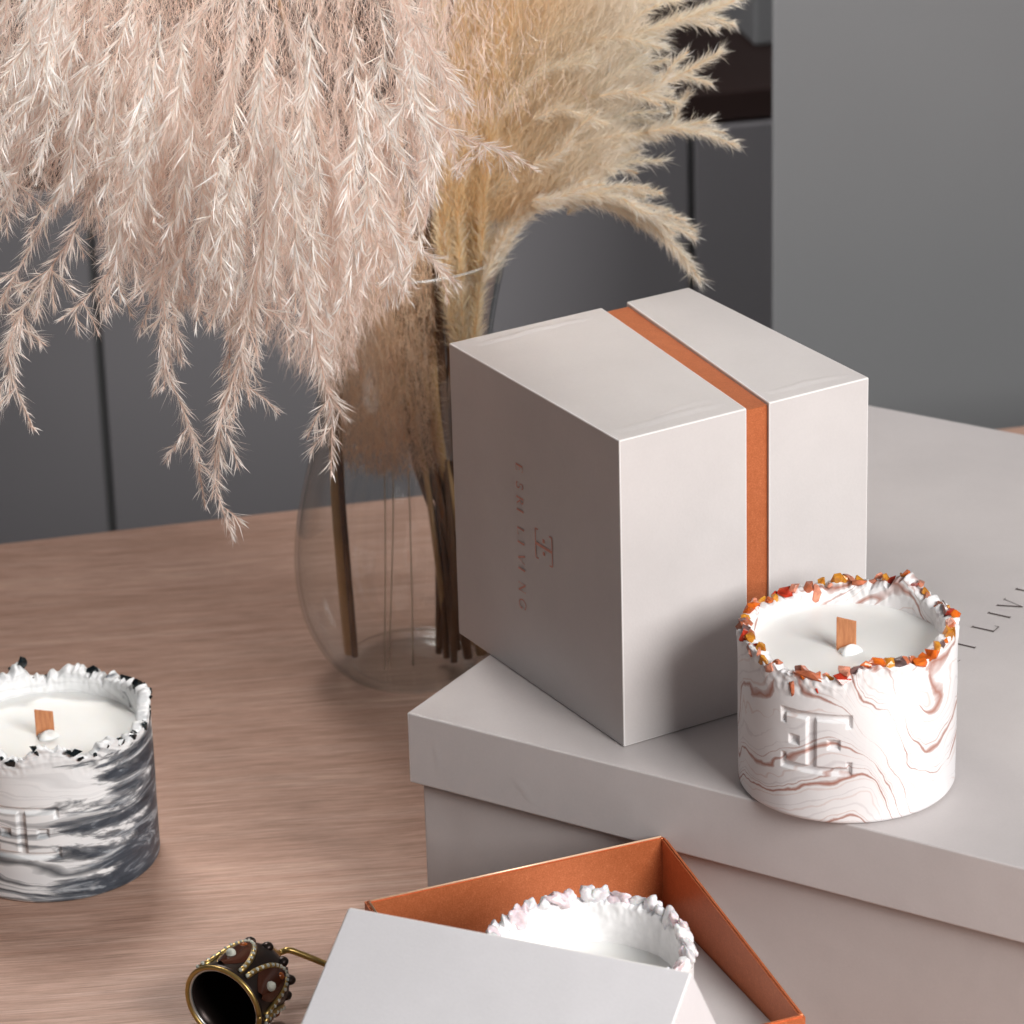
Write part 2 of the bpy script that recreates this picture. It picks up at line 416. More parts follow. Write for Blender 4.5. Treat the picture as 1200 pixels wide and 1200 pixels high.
# --- its lid, leaning on the near corner
def eul(a0, a1, a2):
    return Matrix.Rotation(a2, 3, 'Z') @ Matrix.Rotation(a1, 3, 'Y') @ Matrix.Rotation(a0, 3, 'X')
M = eul(.578, -.02, -.451); lo = V((-.065, 1.243, .114))
la, lb_, lc = V(M.col[0]), -V(M.col[1]), -V(M.col[2])
LW, LT = .1385, .1385
ld = thing('box_lid', 'pale grey box lid leaning upside up on the open copper box', 'box lid', lo+la*LW/2+lb_*LT/2)
Q = lambda s, t, w: lo+la*s+lb_*t+lc*w
bm = bmesh.new(); th = .0016
def lring(ins, w0, w1): return [bm.verts.new(Q(s, t, w)) for s, t, w in ((ins, ins, w0), (LW-ins, ins, w0), (LW-ins, LT-ins, w1), (ins, LT-ins, w1))]
ot = lring(0, 0, 0); obt = lring(0, .074, .060); ibt = lring(th, .074, .060); itp = lring(th, th, th)
bm.faces.new(ot); bm.faces.new(itp)
for A, Bq in ((ot, obt), (obt, ibt), (ibt, itp)):
    for k in range(4): bm.faces.new((A[k], A[(k+1) % 4], Bq[(k+1) % 4], Bq[k]))
es = [e for e in bm.edges if any(v in ot for v in e.verts)]
bmesh.ops.bevel(bm, geom=es, offset=.0007, segments=3, affect='EDGES')
bm_obj('lid_shell', bm, PAPER_LID, ld, False, PAPER_EDGE)

# ================================================================== CANDLES
def seg_dist(px, py, s):
    x0, y0, x1, y1, w = s; dx, dy = x1-x0, y1-y0; L = dx*dx+dy*dy
    Ls = max(L, 1e-9)**.5; u = ((px-x0)*dx+(py-y0)*dy)/Ls; v = ((py-y0)*dx-(px-x0)*dy)/Ls
    return np.maximum(np.abs(u-Ls/2)-Ls/2, np.abs(v)-w/2)
ENG = [(-.5, .45, .5, .45, .10), (-.5, -.45, .5, -.45, .10), (-.05, -.49, -.05, .49, .12), (.475, .45, .475, .30, .05), (.475, -.45, .475, -.30, .05),
       (-.47, .45, -.47, .27, .05), (-.47, -.45, -.47, -.27, .05), (.19, .0, .34, .0, .15), (-.37, .0, -.24, .0, .13)]
def nz(x, y, z): return noise.noise(V((x, y, z)))
def candle_shell(name, c, R, rimf, wall, mat, parent, logo_phi=None, logo_z=0, lw=.031, lh=.028, seed=0, NT_=840, NZ=190, wax=.06):
    "outer wall from the foot up to a jagged rim, over the rim and down inside; phi=0 faces -y and grows to the right"
    vs = []; phi = np.linspace(0, 2*np.pi, NT_, endpoint=False)
    h = np.array([rimf(p) for p in phi])
    dx, dy = np.sin(phi), -np.cos(phi)
    rows = []
    foot = .0022
    for j in range(NZ+1):
        q = j/NZ; z = h*q
        r = np.full(NT_, R)
        if True:
            zf = np.minimum(z, foot); r = R-(foot-np.sqrt(np.maximum(0, foot**2-(foot-zf)**2)))*.9
        if logo_phi is not None:
            ph = (phi-logo_phi+np.pi) % (2*np.pi)-np.pi
            X = ph*R/lw; Y = (z-logo_z)/lh
            d = np.full(NT_, 9.)
            near = (np.abs(X) < .75) & (np.abs(Y) < .75)
            if near.any():
                for s in ENG: d = np.minimum(d, seg_dist(X, Y, s))
                dep = np.clip(.5-d/.035, 0, 1)**1.0*.0016
                r = r-np.where(near, dep, 0)
        # chipped roughness that grows toward the rim
        k = np.clip((z-(h-.010))/.010, 0, 1)
        rows.append((r, z, k))
    for r, z, k in rows:
        for i in range(NT_):
            p = phi[i]; kk = k[i]
            n = nz(dx[i]*R*90+seed, dy[i]*R*90, z[i]*90)*.00018
            if kk > 0: n += kk*(nz(dx[i]*R*420+seed, dy[i]*R*420, z[i]*420)*.0007+nz(dx[i]*R*160, dy[i]*R*160+seed, z[i]*160)*.0009)
            rr = r[i]+n
            vs.append((c[0]+dx[i]*rr, c[1]+dy[i]*rr, c[2]+z[i]))
    NI = 26
    for j in range(NI+1):
        q = j/NI
        for i in range(NT_):
            if j == 0: rr = R-wall*.35; z = h[i]+.0009*nz(dx[i]*30+seed, dy[i]*30, 4)
            elif j == 1: rr = R-wall*.75; z = h[i]-.0004+.0012*nz(dx[i]*25+seed, dy[i]*25, 9)
            else:
                z = h[i]-.0012-(h[i]-.0012-(wax-.003))*((j-2)/(NI-2))
                kk = max(0, 1-(h[i]-z)/.012)
                rr = R-wall*1.1+.0005*nz(dx[i]*8+seed, dy[i]*8, z*90)+kk*.0008*nz(dx[i]*18+seed, dy[i]*18, z*300)
            vs.append((c[0]+dx[i]*rr, c[1]+dy[i]*rr, c[2]+z))
    T = NZ+1+NI+1
    V_ = np.array(vs)
    idx = np.arange(NT_); idn = (idx+1) % NT_
    faces = []
    for j in range(T-1):
        faces.append(np.stack([j*NT_+idx, j*NT_+idn, (j+1)*NT_+idn, (j+1)*NT_+idx], 1))
    faces = np.concatenate(faces)
    me = bpy.data.meshes.new(name); me.vertices.add(len(V_)); me.vertices.foreach_set('co', V_.ravel())
    me.loops.add(faces.size); me.loops.foreach_set('vertex_index', faces.ravel())
    me.polygons.add(len(faces)); me.polygons.foreach_set('loop_start', np.arange(0, faces.size, 4))
    me.polygons.foreach_set('use_smooth', np.ones(len(faces), bool)); me.update(calc_edges=True); me.validate()
    me.materials.append(mat)
    o = bpy.data.objects.new(name, me); put(o, parent); o.location = -parent.location
    return o, h

def wax_mat():
    m = NT('soy wax'); v = m.coord(); n = m.noise(v, 30, 3); n2 = m.noise(v, 300, 3)
    c = m.mix(n.outputs['Fac'], (.76, .765, .735), (.84, .84, .82))
    m.set(Base_Color=c, Roughness=.38, Subsurface_Weight=.35, Subsurface_Radius=(.006, .005, .004), Subsurface_Scale=.8)
    m.bump(m.math('ADD', n.outputs['Fac'], m.math('MULTIPLY', n2.outputs['Fac'], .15)), .3, .0008); return m.m
WAX = wax_mat()
def wick_mat():
    m = NT('cherry wick'); v = m.coord((400, 400, 60)); n = m.noise(v, 2, 4, .6)
    m.set(Base_Color=m.ramp(n.outputs['Fac'], [(.3, (.42, .15, .06)), (.7, (.62, .27, .12))]), Roughness=.6); return m.m
WICK = wick_mat()

def marble(name, sc, base1, base2, veins, stretch, twist=.9, gloss=.42, loc=(0, 0, 0), grad=(10, 0, 26), amp=2.2, width=1.):
    m = NT(name); v = m.coord(stretch); mp = m.n('ShaderNodeMapping'); mp.inputs['Location'].default_value = loc; m.l(v, mp.inputs[0]); v = mp.outputs[0]
    def warp(vec, s, amp, det=2):
        n = m.noise(vec, s, det, .5); sub = m.n('ShaderNodeVectorMath', operation='SUBTRACT'); sub.inputs[1].default_value = (.5, .5, .5)
        m.l(n.outputs['Color'], sub.inputs[0]); s2 = m.n('ShaderNodeVectorMath', operation='SCALE'); s2.inputs['Scale'].default_value = amp
        m.l(sub.outputs[0], s2.inputs[0]); ad = m.n('ShaderNodeVectorMath', operation='ADD'); m.l(vec, ad.inputs[0]); m.l(s2.outputs[0], ad.inputs[1]); return ad.outputs[0]
    w1 = warp(v, sc*.55, twist/sc*1.5, 1); w2 = warp(w1, sc*2.2, .28/sc, 2); w2 = warp(w2, sc*9, .040/sc, 3)
    nf = m.noise(w2, sc*.55, 1.6, .5).outputs['Fac']
    dp = m.n('ShaderNodeVectorMath', operation='DOT_PRODUCT'); dp.inputs[1].default_value = grad; m.l(w2, dp.inputs[0])
    f = m.math('FRACT', m.math('ADD', dp.outputs['Value'], m.math('MULTIPLY', nf, amp)))
    broad = m.noise(w1, sc*1.3, 3, .5).outputs['Fac']
    col = m.mix(m.ramp(broad, [(.35, 0.), (.65, 1.)]), base1, base2)
    thick = m.noise(v, sc*1.6, 2, .5).outputs['Fac']
    for centre, width_, vc, strength in veins:
        d = m.math('ABSOLUTE', m.math('SUBTRACT', f, centre))
        wd_ = m.math('MULTIPLY', m.ramp(thick, [(.36, .0), (.60, 1.)]), width_)
        e = m.math('SUBTRACT', 1., m.math('DIVIDE', d, m.math('ADD', wd_, .0006)), True)
        e = m.math('MULTIPLY', m.math('POWER', e, .6), m.math('MULTIPLY', m.ramp(thick, [(.30, .25), (.48, 1.)]), strength))
        col = m.mix(e, col, vc)
    m.set(Base_Color=col, Roughness=gloss, Specular_IOR_Level=.4)
    n = m.noise(v, 180, 3, .6); m.bump(m.math('ADD', n.outputs['Fac'], m.math('MULTIPLY', nf, 1.5)), .18, .0006)
    return m
cop = (.33, .115, .07); soft = (.60, .47, .43); gr = (.50, .47, .48)
MAR1 = marble('copper marbled plaster', 22, (.80, .79, .79), (.73, .715, .72),
              [(.04, .014, soft, .55), (.10, .027, cop, .95), (.155, .008, cop, .7), (.19, .014, gr, .45), (.25, .008, soft, .6), (.34, .030, cop, .9), (.395, .008, cop, .6), (.44, .010, gr, .45), (.52, .012, gr, .4), (.59, .008, soft, .6), (.66, .022, cop, .9), (.70, .008, soft, .7), (.77, .012, gr, .4), (.86, .012, soft, .5), (.91, .008, gr, .45)],
              (1, 1, 1), .7, .42, (.3, .1, .62), (8, 4, 13), 3.3).m
def black_marble():
    dk = (.025, .032, .042); md = (.15, .175, .20)
    m = marble('black marbled plaster', 22, (.82, .83, .83), (.68, .695, .71),
               [(.05, .08, md, .8), (.11, .05, dk, .95), (.26, .03, md, .6), (.40, .09, dk, .9), (.46, .02, md, .7), (.66, .10, dk, .9), (.88, .05, dk, .8)],
               (.6, .6, 1.5), .6, .4, (.7, .2, .4), (4, 2, 30), 2.6)
    # ink pools toward the right foot of the candle
    col = m.b.inputs['Base Color'].links[0].from_socket
    tc = m.n('ShaderNodeTexCoord'); sp = m.n('ShaderNodeSeparateXYZ'); m.l(tc.outputs['Object'], sp.inputs[0])
    n = m.noise(m.coord((.6, .6, 2.4)), 30, 5, .6, 1.2).outputs['Fac']
    x = m.math('MULTIPLY', m.math('SUBTRACT', sp.outputs['X'], -.2143+.016), 22.)
    z = m.math('MULTIPLY', m.math('SUBTRACT', .006, sp.outputs['Z']), 18.)
    k = m.math('ADD', m.math('ADD', x, z), m.math('ADD', m.math('MULTIPLY', m.math('SUBTRACT', n, .5), 4.6), .12))
    pool = m.ramp(k, [(.0, 0.), (.25, .8), (.6, 1.)])
    n2 = m.noise(m.coord((.5, .5, 3)), 45, 5, .65, 1.5).outputs['Fac']
    inkc = m.ramp(n2, [(.32, (.018, .023, .032)), (.54, (.06, .073, .092)), (.63, (.30, .33, .36)), (.70, (.07, .085, .10))])
    top_ = m.ramp(m.math('MULTIPLY', m.math('ADD', sp.outputs['Z'], .028), 10.), [(.30, 0.), (.52, .82)])
    n3 = m.noise(m.coord((.6, .6, 1.6)), 26, 4, .6, 1.).outputs['Fac']
    col = m.mix(m.math('MULTIPLY', top_, m.ramp(n3, [(.60, 1.), (.70, .1)])), col, (.83, .84, .845))
    c2 = m.mix(pool, col, inkc); m.l(c2, m.b.inputs['Base Color']); return m.m
MAR2 = black_marble()
MAR3 = simple('white plaster', (.84, .835, .835), .45)

def stone(name, p, size, rot, mat, parent, k=11, flat=True, sub=0):
    if sub:
        size = (size[0]*random.uniform(.7, 1.25), size[1]*random.uniform(.45, .8), size[2]*random.uniform(.8, 1.4))
        bm = bmesh.new(); bmesh.ops.create_icosphere(bm, subdivisions=3, radius=1.); o_ = random.uniform(0, 50)
        for v in bm.verts:
            q = 1+.55*nz(v.co.x*1.2+o_, v.co.y*1.2, v.co.z*1.2)+.10*nz(v.co.x*4+o_, v.co.y*4, v.co.z*4); v.co = V((v.co.x*size[0]*q, v.co.y*size[1]*q, v.co.z*size[2]*q))
        R3 = Matrix.Rotation(rot[2], 3, 'Z') @ Matrix.Rotation(rot[0], 3, 'X') @ Matrix.Rotation(rot[1], 3, 'Y')
        bmesh.ops.transform(bm, matrix=Matrix.Translation(V(p)) @ R3.to_4x4(), verts=bm.verts)
        return bm_obj(name, bm, mat, parent, True)
    bm = bmesh.new(); pts = []
    for _ in range(k):
        d = V((random.gauss(0, 1), random.gauss(0, 1), random.gauss(0, 1))).normalized(); pts.append(bm.verts.new((d.x*size[0], d.y*size[1], d.z*size[2])))
    r = bmesh.ops.convex_hull(bm, input=pts)
    bmesh.ops.delete(bm, geom=[v for v in bm.verts if not v.link_faces], context='VERTS')
    if sub:
        bmesh.ops.bevel(bm, geom=list(bm.edges), offset=min(size)*.22, segments=2, affect='EDGES', profile=.5)
    bmesh.ops.recalc_face_normals(bm, faces=bm.faces)
    R3 = Matrix.Rotation(rot[2], 3, 'Z') @ Matrix.Rotation(rot[0], 3, 'X') @ Matrix.Rotation(rot[1], 3, 'Y')
    bmesh.ops.transform(bm, matrix=Matrix.Translation(V(p)) @ R3.to_4x4(), verts=bm.verts)
    return bm_obj(name, bm, mat, parent, bool(sub))
def gem(name, col, trans=.5, rough=.12, sss=0, lo=.6):
    m = NT(name); v = m.coord(); n = m.noise(v, 220, 3, .6, .5)
    c = m.mix(m.ramp(n.outputs['Fac'], [(.35, 0.), (.65, 1.)]), tuple(x*lo for x in col), tuple(min(1, x*1.35) for x in col))
    m.set(Base_Color=c, Roughness=rough, Transmission_Weight=trans, IOR=1.5, Subsurface_Weight=sss, Subsurface_Radius=(.003, .0015, .001), Subsurface_Scale=1.)
    m.bump(n.outputs['Fac'], .2, .0006); return m.m
CARN = [gem('orange carnelian', (.80, .16, .015), .25, .12, .3), gem('red carnelian', (.50, .045, .02), .3, .1, .2), gem('amber chip', (.88, .33, .04), .35, .12, .3),
        gem('brick jasper', (.42, .12, .055), .0, .35), gem('smoky chip', (.16, .09, .085), .2, .15), gem('salmon jasper', (.62, .24, .15), .0, .3)]
BLACKS = [gem('black onyx', (.006, .010, .012), 0, .12), gem('teal black onyx', (.012, .022, .026), 0, .2)]
QUARTZ = [gem('milky quartz', (.80, .75, .78), .1, .18, .3, .8), gem('rose quartz', (.76, .62, .65), .1, .18, .3, .8), gem('clear quartz', (.82, .80, .83), .2, .12, .2, .8)]

def candle(label, group, c, R, rimf, wall, mat, wax, seed, **kw):
    t = thing('candle', label, 'candle', c, group)
    o, h = candle_shell('vessel', c, R, rimf, wall, mat, t, seed=seed, wax=wax, **kw)
    vs = [(c[0], c[1], c[2]+wax)]; fs = []; N = 96
    for ring, rr in enumerate((.35, .7, .93, 1.01)):
        for k in range(N):
            w = 2*math.pi*k/N; r = (R-wall*.9)*rr; vs.append((c[0]+r*math.cos(w), c[1]+r*math.sin(w), c[2]+wax+(0, .0001, .0003, .0012)[ring]+.0002*nz(r*80*math.cos(w), r*80*math.sin(w), seed)))
    for k in range(N):
        q = (k+1) % N; fs.append((0, 1+k, 1+q))
        for ring in range(3): fs.append((1+ring*N+k, 1+(ring+1)*N+k, 1+(ring+1)*N+q, 1+ring*N+q))
    obj('wax', vs, fs, WAX, t, True)
    return t, h
def wick(t, p, w, hgt, ang, lean=0):
    a = V((math.cos(ang), math.sin(ang), 0))*w/2; b = V((-math.sin(ang), math.cos(ang), 0))*.0005; p = V(p); l = V((lean, 0, 0))
    bm = bmesh.new()
    hexa(bm, [p-a-b, p+a-b, p+a+b, p-a+b, p-a-b+V((0, 0, hgt*1.02))+l, p+a-b+V((0, 0, hgt*.93))+l, p+a+b+V((0, 0, hgt*.93))+l, p-a+b+V((0, 0, hgt*1.02))+l], .00012, 1)
    wk = bm_obj('wick', bm, WICK, t)
    # melted wax mound hugging the wick
    vs, fs = [], []; N = 20; q = p+V((.0012, -.0022, -.0009))
    for j in range(7):
        e = j/6*math.pi/2
        for k in range(N):
            u = 2*math.pi*k/N; rr = .0050*(math.cos(e)**.8)*(1+.16*math.sin(3*u+1)+.08*math.sin(5*u)); vs.append(q+V((rr*math.cos(u), rr*.75*math.sin(u), .0042*math.sin(e)*(1+.15*math.sin(2*u)))))
    for j in range(6):
        for k in range(N): fs.append((j*N+k, j*N+(k+1) % N, (j+1)*N+(k+1) % N, (j+1)*N+k))
    obj('wax_mound', vs, fs, WAX, t, True)

def jag(phi, amp, seed, f1=9, f2=30, f3=80):
    x, y = math.cos(phi), math.sin(phi)
    tri = abs(((phi*f2/(2*math.pi)+.7*nz(x*6+seed, y*6, 2)) % 1)-.5)*2
    return amp*(.9*nz(x*f1/3+seed, y*f1/3, 0)+.5*(tri-.5)+.45*nz(x*f3/4+seed, y*f3/4, 5))
def bell(p, c, w):
    d = (p-c+math.pi) % (2*math.pi)-math.pi; return math.exp(-(d/w)**2)

# copper candle on the big box
C1 = (.1349, 1.3997, ZT+.0003)
def rim1(p):
    return .0683+jag(p, .0030, 3.1)+.0075*bell(p, 2.45, .13)-.0055*bell(p, -.55, .35)-.002*bell(p, -2.3, .6)+.002*bell(p, 1.3, .5)
c1, h1 = candle('white candle with copper veins and orange stone chips round its rim', 'marbled candles with raised emblem', C1, .0447, rim1, .0052, MAR1, .0592, 3, logo_phi=-.385, logo_z=.0355, lw=.0295, lh=.0262)
wick(c1, (C1[0]-.0010, C1[1]-.005, C1[2]+.0588), .0080, .0145, -.25, .0)
def ring_stones(t, c, R, rimf, n, mats, rng, seed, zoff=.0005, weights=None, flat=(.7, 1.3), skip=None, sub=0, out=.0):
    random.seed(seed)
    for k in range(n):
        p = 2*math.pi*(k+random.uniform(-.35, .35))/n
        if skip and skip(p) > random.random(): continue
        s = random.uniform(*rng); r = R-.0022+random.uniform(-.0016, .0016)+out
        z = rimf(p)+zoff+random.uniform(-.0012, .0010)
        m = random.choices(mats, weights)[0] if weights else random.choice(mats)
        stone('stone_chip', (c[0]+math.sin(p)*r, c[1]-math.cos(p)*r, c[2]+z), (s*random.uniform(*flat)*(.85 if sub else 1), s*random.uniform(.6, .9), s*random.uniform(.6, 1.0)),
              (random.uniform(-.6, .6), random.uniform(-.6, .6), p+random.uniform(-.6, .6)), m, t, sub=sub)
ring_stones(c1, C1, .0447, rim1, 80, CARN, (.0019, .0040), 21, weights=[5, 3, 3, 3, 1.6, 3], skip=lambda p: .75*bell(p, -2.75, .25)+.5*bell(p, 1.75, .3)+.5*bell(p, -.75, .2))
def extra(t, c, R, phi, z, size, rot, mat, dr=0, k=12):
    r = R+dr; stone('stone_chip', (c[0]+math.sin(phi)*r, c[1]-math.cos(phi)*r, c[2]+z), size, (rot[0], rot[1], phi+rot[2]), mat, t, k)
random.seed(5)
extra(c1, C1, .0447, -.46, rim1(-.46)-.0002, (.0072, .0024, .0024), (0, .12, 0), CARN[3], -.001, 18)
extra(c1, C1, .0447, -.62, rim1(-.62)-.0062, (.0020, .0014, .0045), (0, .1, 0), CARN[3], -.0004)
extra(c1, C1, .0447, -.36, rim1(-.36)-.0045, (.0012, .0010, .0030), (0, -.2, 0), CARN[1], -.0004)
extra(c1, C1, .0447, -1.15, rim1(-1.15)-.002, (.0045, .0016, .0022), (0, .7, 0), CARN[3], -.0004)
extra(c1, C1, .0447, -.85, rim1(-.85)-.001, (.0046, .0018, .0022), (0, -.5, 0), CARN[5], -.0004)
extra(c1, C1, .0447, -1.35, rim1(-1.35)+.0015, (.0034, .0030, .0030), (0, .2, 0), CARN[1], -.001, 16)
extra(c1, C1, .0447, -2.9, rim1(-2.9)-.002, (.0030, .0020, .0050), (0, .2, 0), CARN[5], -.005)
extra(c1, C1, .0447, 3.05, rim1(3.05)+.0015, (.0034, .0026, .0030), (0, .2, 0), CARN[5], -.002)

# black candle on the table
C2 = (-.2143, 1.5575, TZ+.0003)
def rim2(p):
    return .0742+jag(p, .0046, 8.4)+.006*bell(p, 1.75, .20)-.004*bell(p, 1.15, .22)-.0045*bell(p, -2.95, .3)+.004*bell(p, -2.75, .12)
c2, h2 = candle('white candle with black ink marbling and black stone chips', 'marbled candles with raised emblem', C2, .0472, rim2, .0052, MAR2, .0625, 8, logo_phi=-.16, logo_z=.0355, lw=.0305, lh=.025)
wick(c2, (C2[0]-.001, C2[1]-.002, C2[2]+.0622), .0084, .0130, .0)
ring_stones(c2, C2, .0472, rim2, 70, BLACKS, (.0013, .0032), 33, zoff=-.0012, out=.0014, skip=lambda p: .38)
random.seed(9)
extra(c2, C2, .0472, 2.0, rim2(2.0)+.001, (.0032, .0028, .0032), (0, 0, 0), BLACKS[0], -.003, 18)
extra(c2, C2, .0472, 2.75, rim2(2.75)+.001, (.0036, .0024, .0026), (0, .4, 0), BLACKS[0], -.002, 16)
extra(c2, C2, .0472, 3.5, rim2(3.5)+.001, (.0032, .0024, .0034), (0, .4, 0), BLACKS[0], -.002, 16)
extra(c2, C2, .0472, -.25, rim2(-.25)-.001, (.0036, .0020, .0026), (0, .2, 0), BLACKS[0], -.001, 16)
extra(c2, C2, .0472, 1.5, rim2(1.5)-.006, (.0016, .0014, .0040), (0, .2, 0), BLACKS[1], 0, 12)

# white candle in the open box
C3 = (ccx+.0022, ccy, .0026)
def rim3(p): return .0660+jag(p, .0022, 5.5)
c3, h3 = candle('white candle with milky pink quartz rim inside the copper box', None, C3, .0408, rim3, .0045, MAR3, .0470, 5, NT_=480, NZ=60)
ring_stones(c3, C3, .0408, rim3, 44, QUARTZ, (.0034, .0054), 44, zoff=.0005, sub=1)
wick(c3, (C3[0], C3[1]-.002, C3[2]+.0467), .0078, .0105, .0)

# ================================================================== CANDLE SNUFFER
BRASS = simple('antique brass', (.46, .32, .11), .32, .9)
BRASSD = simple('blackened brass', (.035, .025, .022), .32, .7)
ENAMEL = simple('dark amber enamel', (.055, .016, .008), .12)
AMBER = gem('amber enamel', (.30, .07, .01), .1, .1)
RHINE = gem('rhinestone', (.62, .64, .56), .25, .05, 0, .6)
SILV = simple('worn silver rim', (.62, .62, .58), .3, .8)
mouth = V((-.1266, 1.3830, TZ+.0194)); ax = V((.52, .85, .06)).normalized()
sn = thing('candle_snuffer', 'antique brass candle snuffer with rhinestones lying by the boxes', 'candle snuffer', mouth)
sx = ax.cross(V((0, 0, 1))).normalized(); sy = sx.cross(ax).normalized()
def lathe(prof, N=48, wob=None):
    vs, fs = [], []
    for j, (d, r) in enumerate(prof):
        for k in range(N):
            w = 2*math.pi*k/N; rr = r*(1+(wob(j, w) if wob else 0)); vs.append(mouth+ax*d+(sx*math.cos(w)+sy*math.sin(w))*rr)
    for j in range(len(prof)-1):
        for k in range(N): fs.append((j*N+k, j*N+(k+1) % N, (j+1)*N+(k+1) % N, (j+1)*N+k))
    return vs, fs
prof_out = [(0, .0188), (.003, .0182), (.008, .0174), (.014, .0170), (.020, .0168), (.026, .0158), (.030, .0135), (.033, .009), (.035, .004), (.0355, .0002)]
prof_in = [(.0335, .0002), (.033, .004), (.029, .0115), (.024, .0140), (.014, .0156), (.006, .0164), (0.0, .0172)]
def rad(d):
    for (a0, r0), (a1, r1) in zip(prof_out[:-1], prof_out[1:]):
        if a0 <= d <= a1: return r0+(r1-r0)*(d-a0)/(a1-a0)
    return .004
vs, fs = lathe(prof_in[::1][::-1][::-1]+prof_out); cup = obj('cup', vs, fs, BRASSD, sn, True)
ringp = [mouth+(sx*math.cos(2*math.pi*k/64)+sy*math.sin(2*math.pi*k/64))*.0182 for k in range(65)]
vs, fs = tube_pts(ringp, .00105, 8); obj('mouth_ring', vs, fs, BRASS, sn, True)
ringp = [mouth+ax*.0004+(sx*math.cos(2*math.pi*k/64)+sy*math.sin(2*math.pi*k/64))*.0170 for k in range(65)]
vs, fs = tube_pts(ringp, .0007, 8); obj('inner_ring', vs, fs, SILV, sn, True)
def surf(d, w, lift=0): return mouth+ax*d+(sx*math.cos(w)+sy*math.sin(w))*(rad(d)+lift)
def bead(bm, p, r):
    bmesh.ops.create_icosphere(bm, subdivisions=1, radius=r, matrix=Matrix.Translation(p))
# raised amber petals between strings of rhinestones
for q in range(5):
    w0 = 2*math.pi*q/5+.62-.2
    vs, fs = [], []; N = 12; Mx = 8
    for j in range(N+1):
        d = .004+.024*j/N; half = .46*math.sin(math.pi*min(1, (j+.4)/(N+.6)))**.7
        for k in range(Mx+1):
            t = k/Mx*2-1; vs.append(surf(d, w0+t*half, .0012*(1-t*t)+.0002))
    for j in range(N):
        for k in range(Mx): a = j*(Mx+1)+k; fs.append((a, a+1, a+Mx+2, a+Mx+1))
    obj('enamel_panel', vs, fs, ENAMEL if q % 2 else ENAMEL, sn, True)
    bm = bmesh.new(); n = 19
    for j in range(n):
        t = j/(n-1)*math.pi; d = .004+.0205*math.sin(t); w = w0+.53*math.cos(t)
        bead(bm, surf(d, w, .0013), .00098)
    for f in bm.faces: f.smooth = False
    gs = bm_obj('rhinestone_string', bm, RHINE, sn)
    pts = [surf(.004+.0205*math.sin(j/20*math.pi), w0+.53*math.cos(j/20*math.pi), .0004) for j in range(21)]
    vs, fs = tube_pts(pts, .0013, 6); obj('setting', vs, fs, BRASS, sn, True)
    bm = bmesh.new(); bmesh.ops.create_icosphere(bm, subdivisions=2, radius=.0023, matrix=Matrix.Translation(surf(.0115, w0, .0016)))
    bm_obj('rhinestone', bm, RHINE, sn)
    vs, fs = [], []
    pc = surf(.019, w0-.02, .0016); 
    bm = bmesh.new(); bmesh.ops.create_icosphere(bm, subdivisions=2, radius=.0022, matrix=Matrix.Translation(surf(.0205, w0, .0000))); bm_obj('amber_spot', bm, AMBER, sn, True)
    # scalloped crown edge
for q in range(10):
    w0 = 2*math.pi*q/10
    bm = bmesh.new(); bmesh.ops.create_icosphere(bm, subdivisions=2, radius=.0028, matrix=Matrix.Translation(surf(.0285, w0, .0000)) @ Matrix.Diagonal((1, 1, .8, 1))); bm_obj('crown_scallop', bm, BRASSD, sn, True)
Yh = 1.366
hp = catmull([mouth+ax*.030, mouth+ax*.034+V((0, 0, .008)), at(325, 1117, 1.428), at(338, 1113.5, 1.430), at(352, 1118, 1.430), at(380, 1129, 1.428), at(420, 1146, 1.420), at(455, 1163, 1.412)], 44)
vs, fs = tube_pts(hp, .0014, 12); obj('handle', vs, fs, BRASS, sn, True)

# ================================================================== VASE
VB = V((-.0513, 1.7462, TZ+.0004))
def glass():
    m = NT('clear glass'); t = m.t
    lw = m.n('ShaderNodeLayerWeight'); lw.inputs['Blend'].default_value = .5
    tint = m.ramp(lw.outputs['Facing'], [(.0, (.99, .992, .99)), (.75, (.965, .975, .972)), (.93, (.84, .86, .86)), (1., (.55, .58, .59))])
    tr = m.n('ShaderNodeBsdfTransparent'); m.l(tint, tr.inputs[0]); gl = m.n('ShaderNodeBsdfGlossy'); gl.inputs['Roughness'].default_value = .015
    fr = m.math('ADD', m.math('MULTIPLY', m.math('POWER', lw.outputs['Facing'], 3.), .6), .04); mx = m.n('ShaderNodeMixShader')
    m.l(fr, mx.inputs[0]); m.l(tr.outputs[0], mx.inputs[1]); m.l(gl.outputs[0], mx.inputs[2]); m.l(mx.outputs[0], m.out.inputs[0]); return m.m
GLASS = glass()
vp = [(.0, .027), (.0015, .031), (.006, .038), (.015, .0455), (.03, .0525), (.045, .0558), (.06, .0568), (.075, .0560), (.09, .0538), (.105, .0505), (.12, .0468), (.135, .0436), (.15, .0420), (.165, .0415), (.18, .0425), (.195, .0448), (.21, .0478), (.225, .0515), (.2285, .0525)]
vp = [(z*.99, r*1.03) for z, r in vp]
thk = .0016
def smooth_prof(P, n):
    Q_ = catmull([V((r, 0, z)) for z, r in P], n); return [(q.z, max(.0002, q.x)) for q in Q_]
vo = smooth_prof(vp, 60); vi = [(z+.004 if z < .004 else z, max(.0003, r-thk)) for z, r in vo]
prof = [(0, .0002)]+vo+[(vo[-1][0]+.0007, vo[-1][1]-.0004), (vo[-1][0]+.0007, vo[-1][1]-.0012)]+[(max(z, .0042+.0004*k/60), r) for k, (z, r) in enumerate(vi[::-1])]+[(.0040, .0002)]
vs, fs = [], []; N = 96
for z, r in prof:
    for k in range(N): w = 2*math.pi*k/N; vs.append((VB.x+r*math.cos(w), VB.y+r*math.sin(w), VB.z+z))
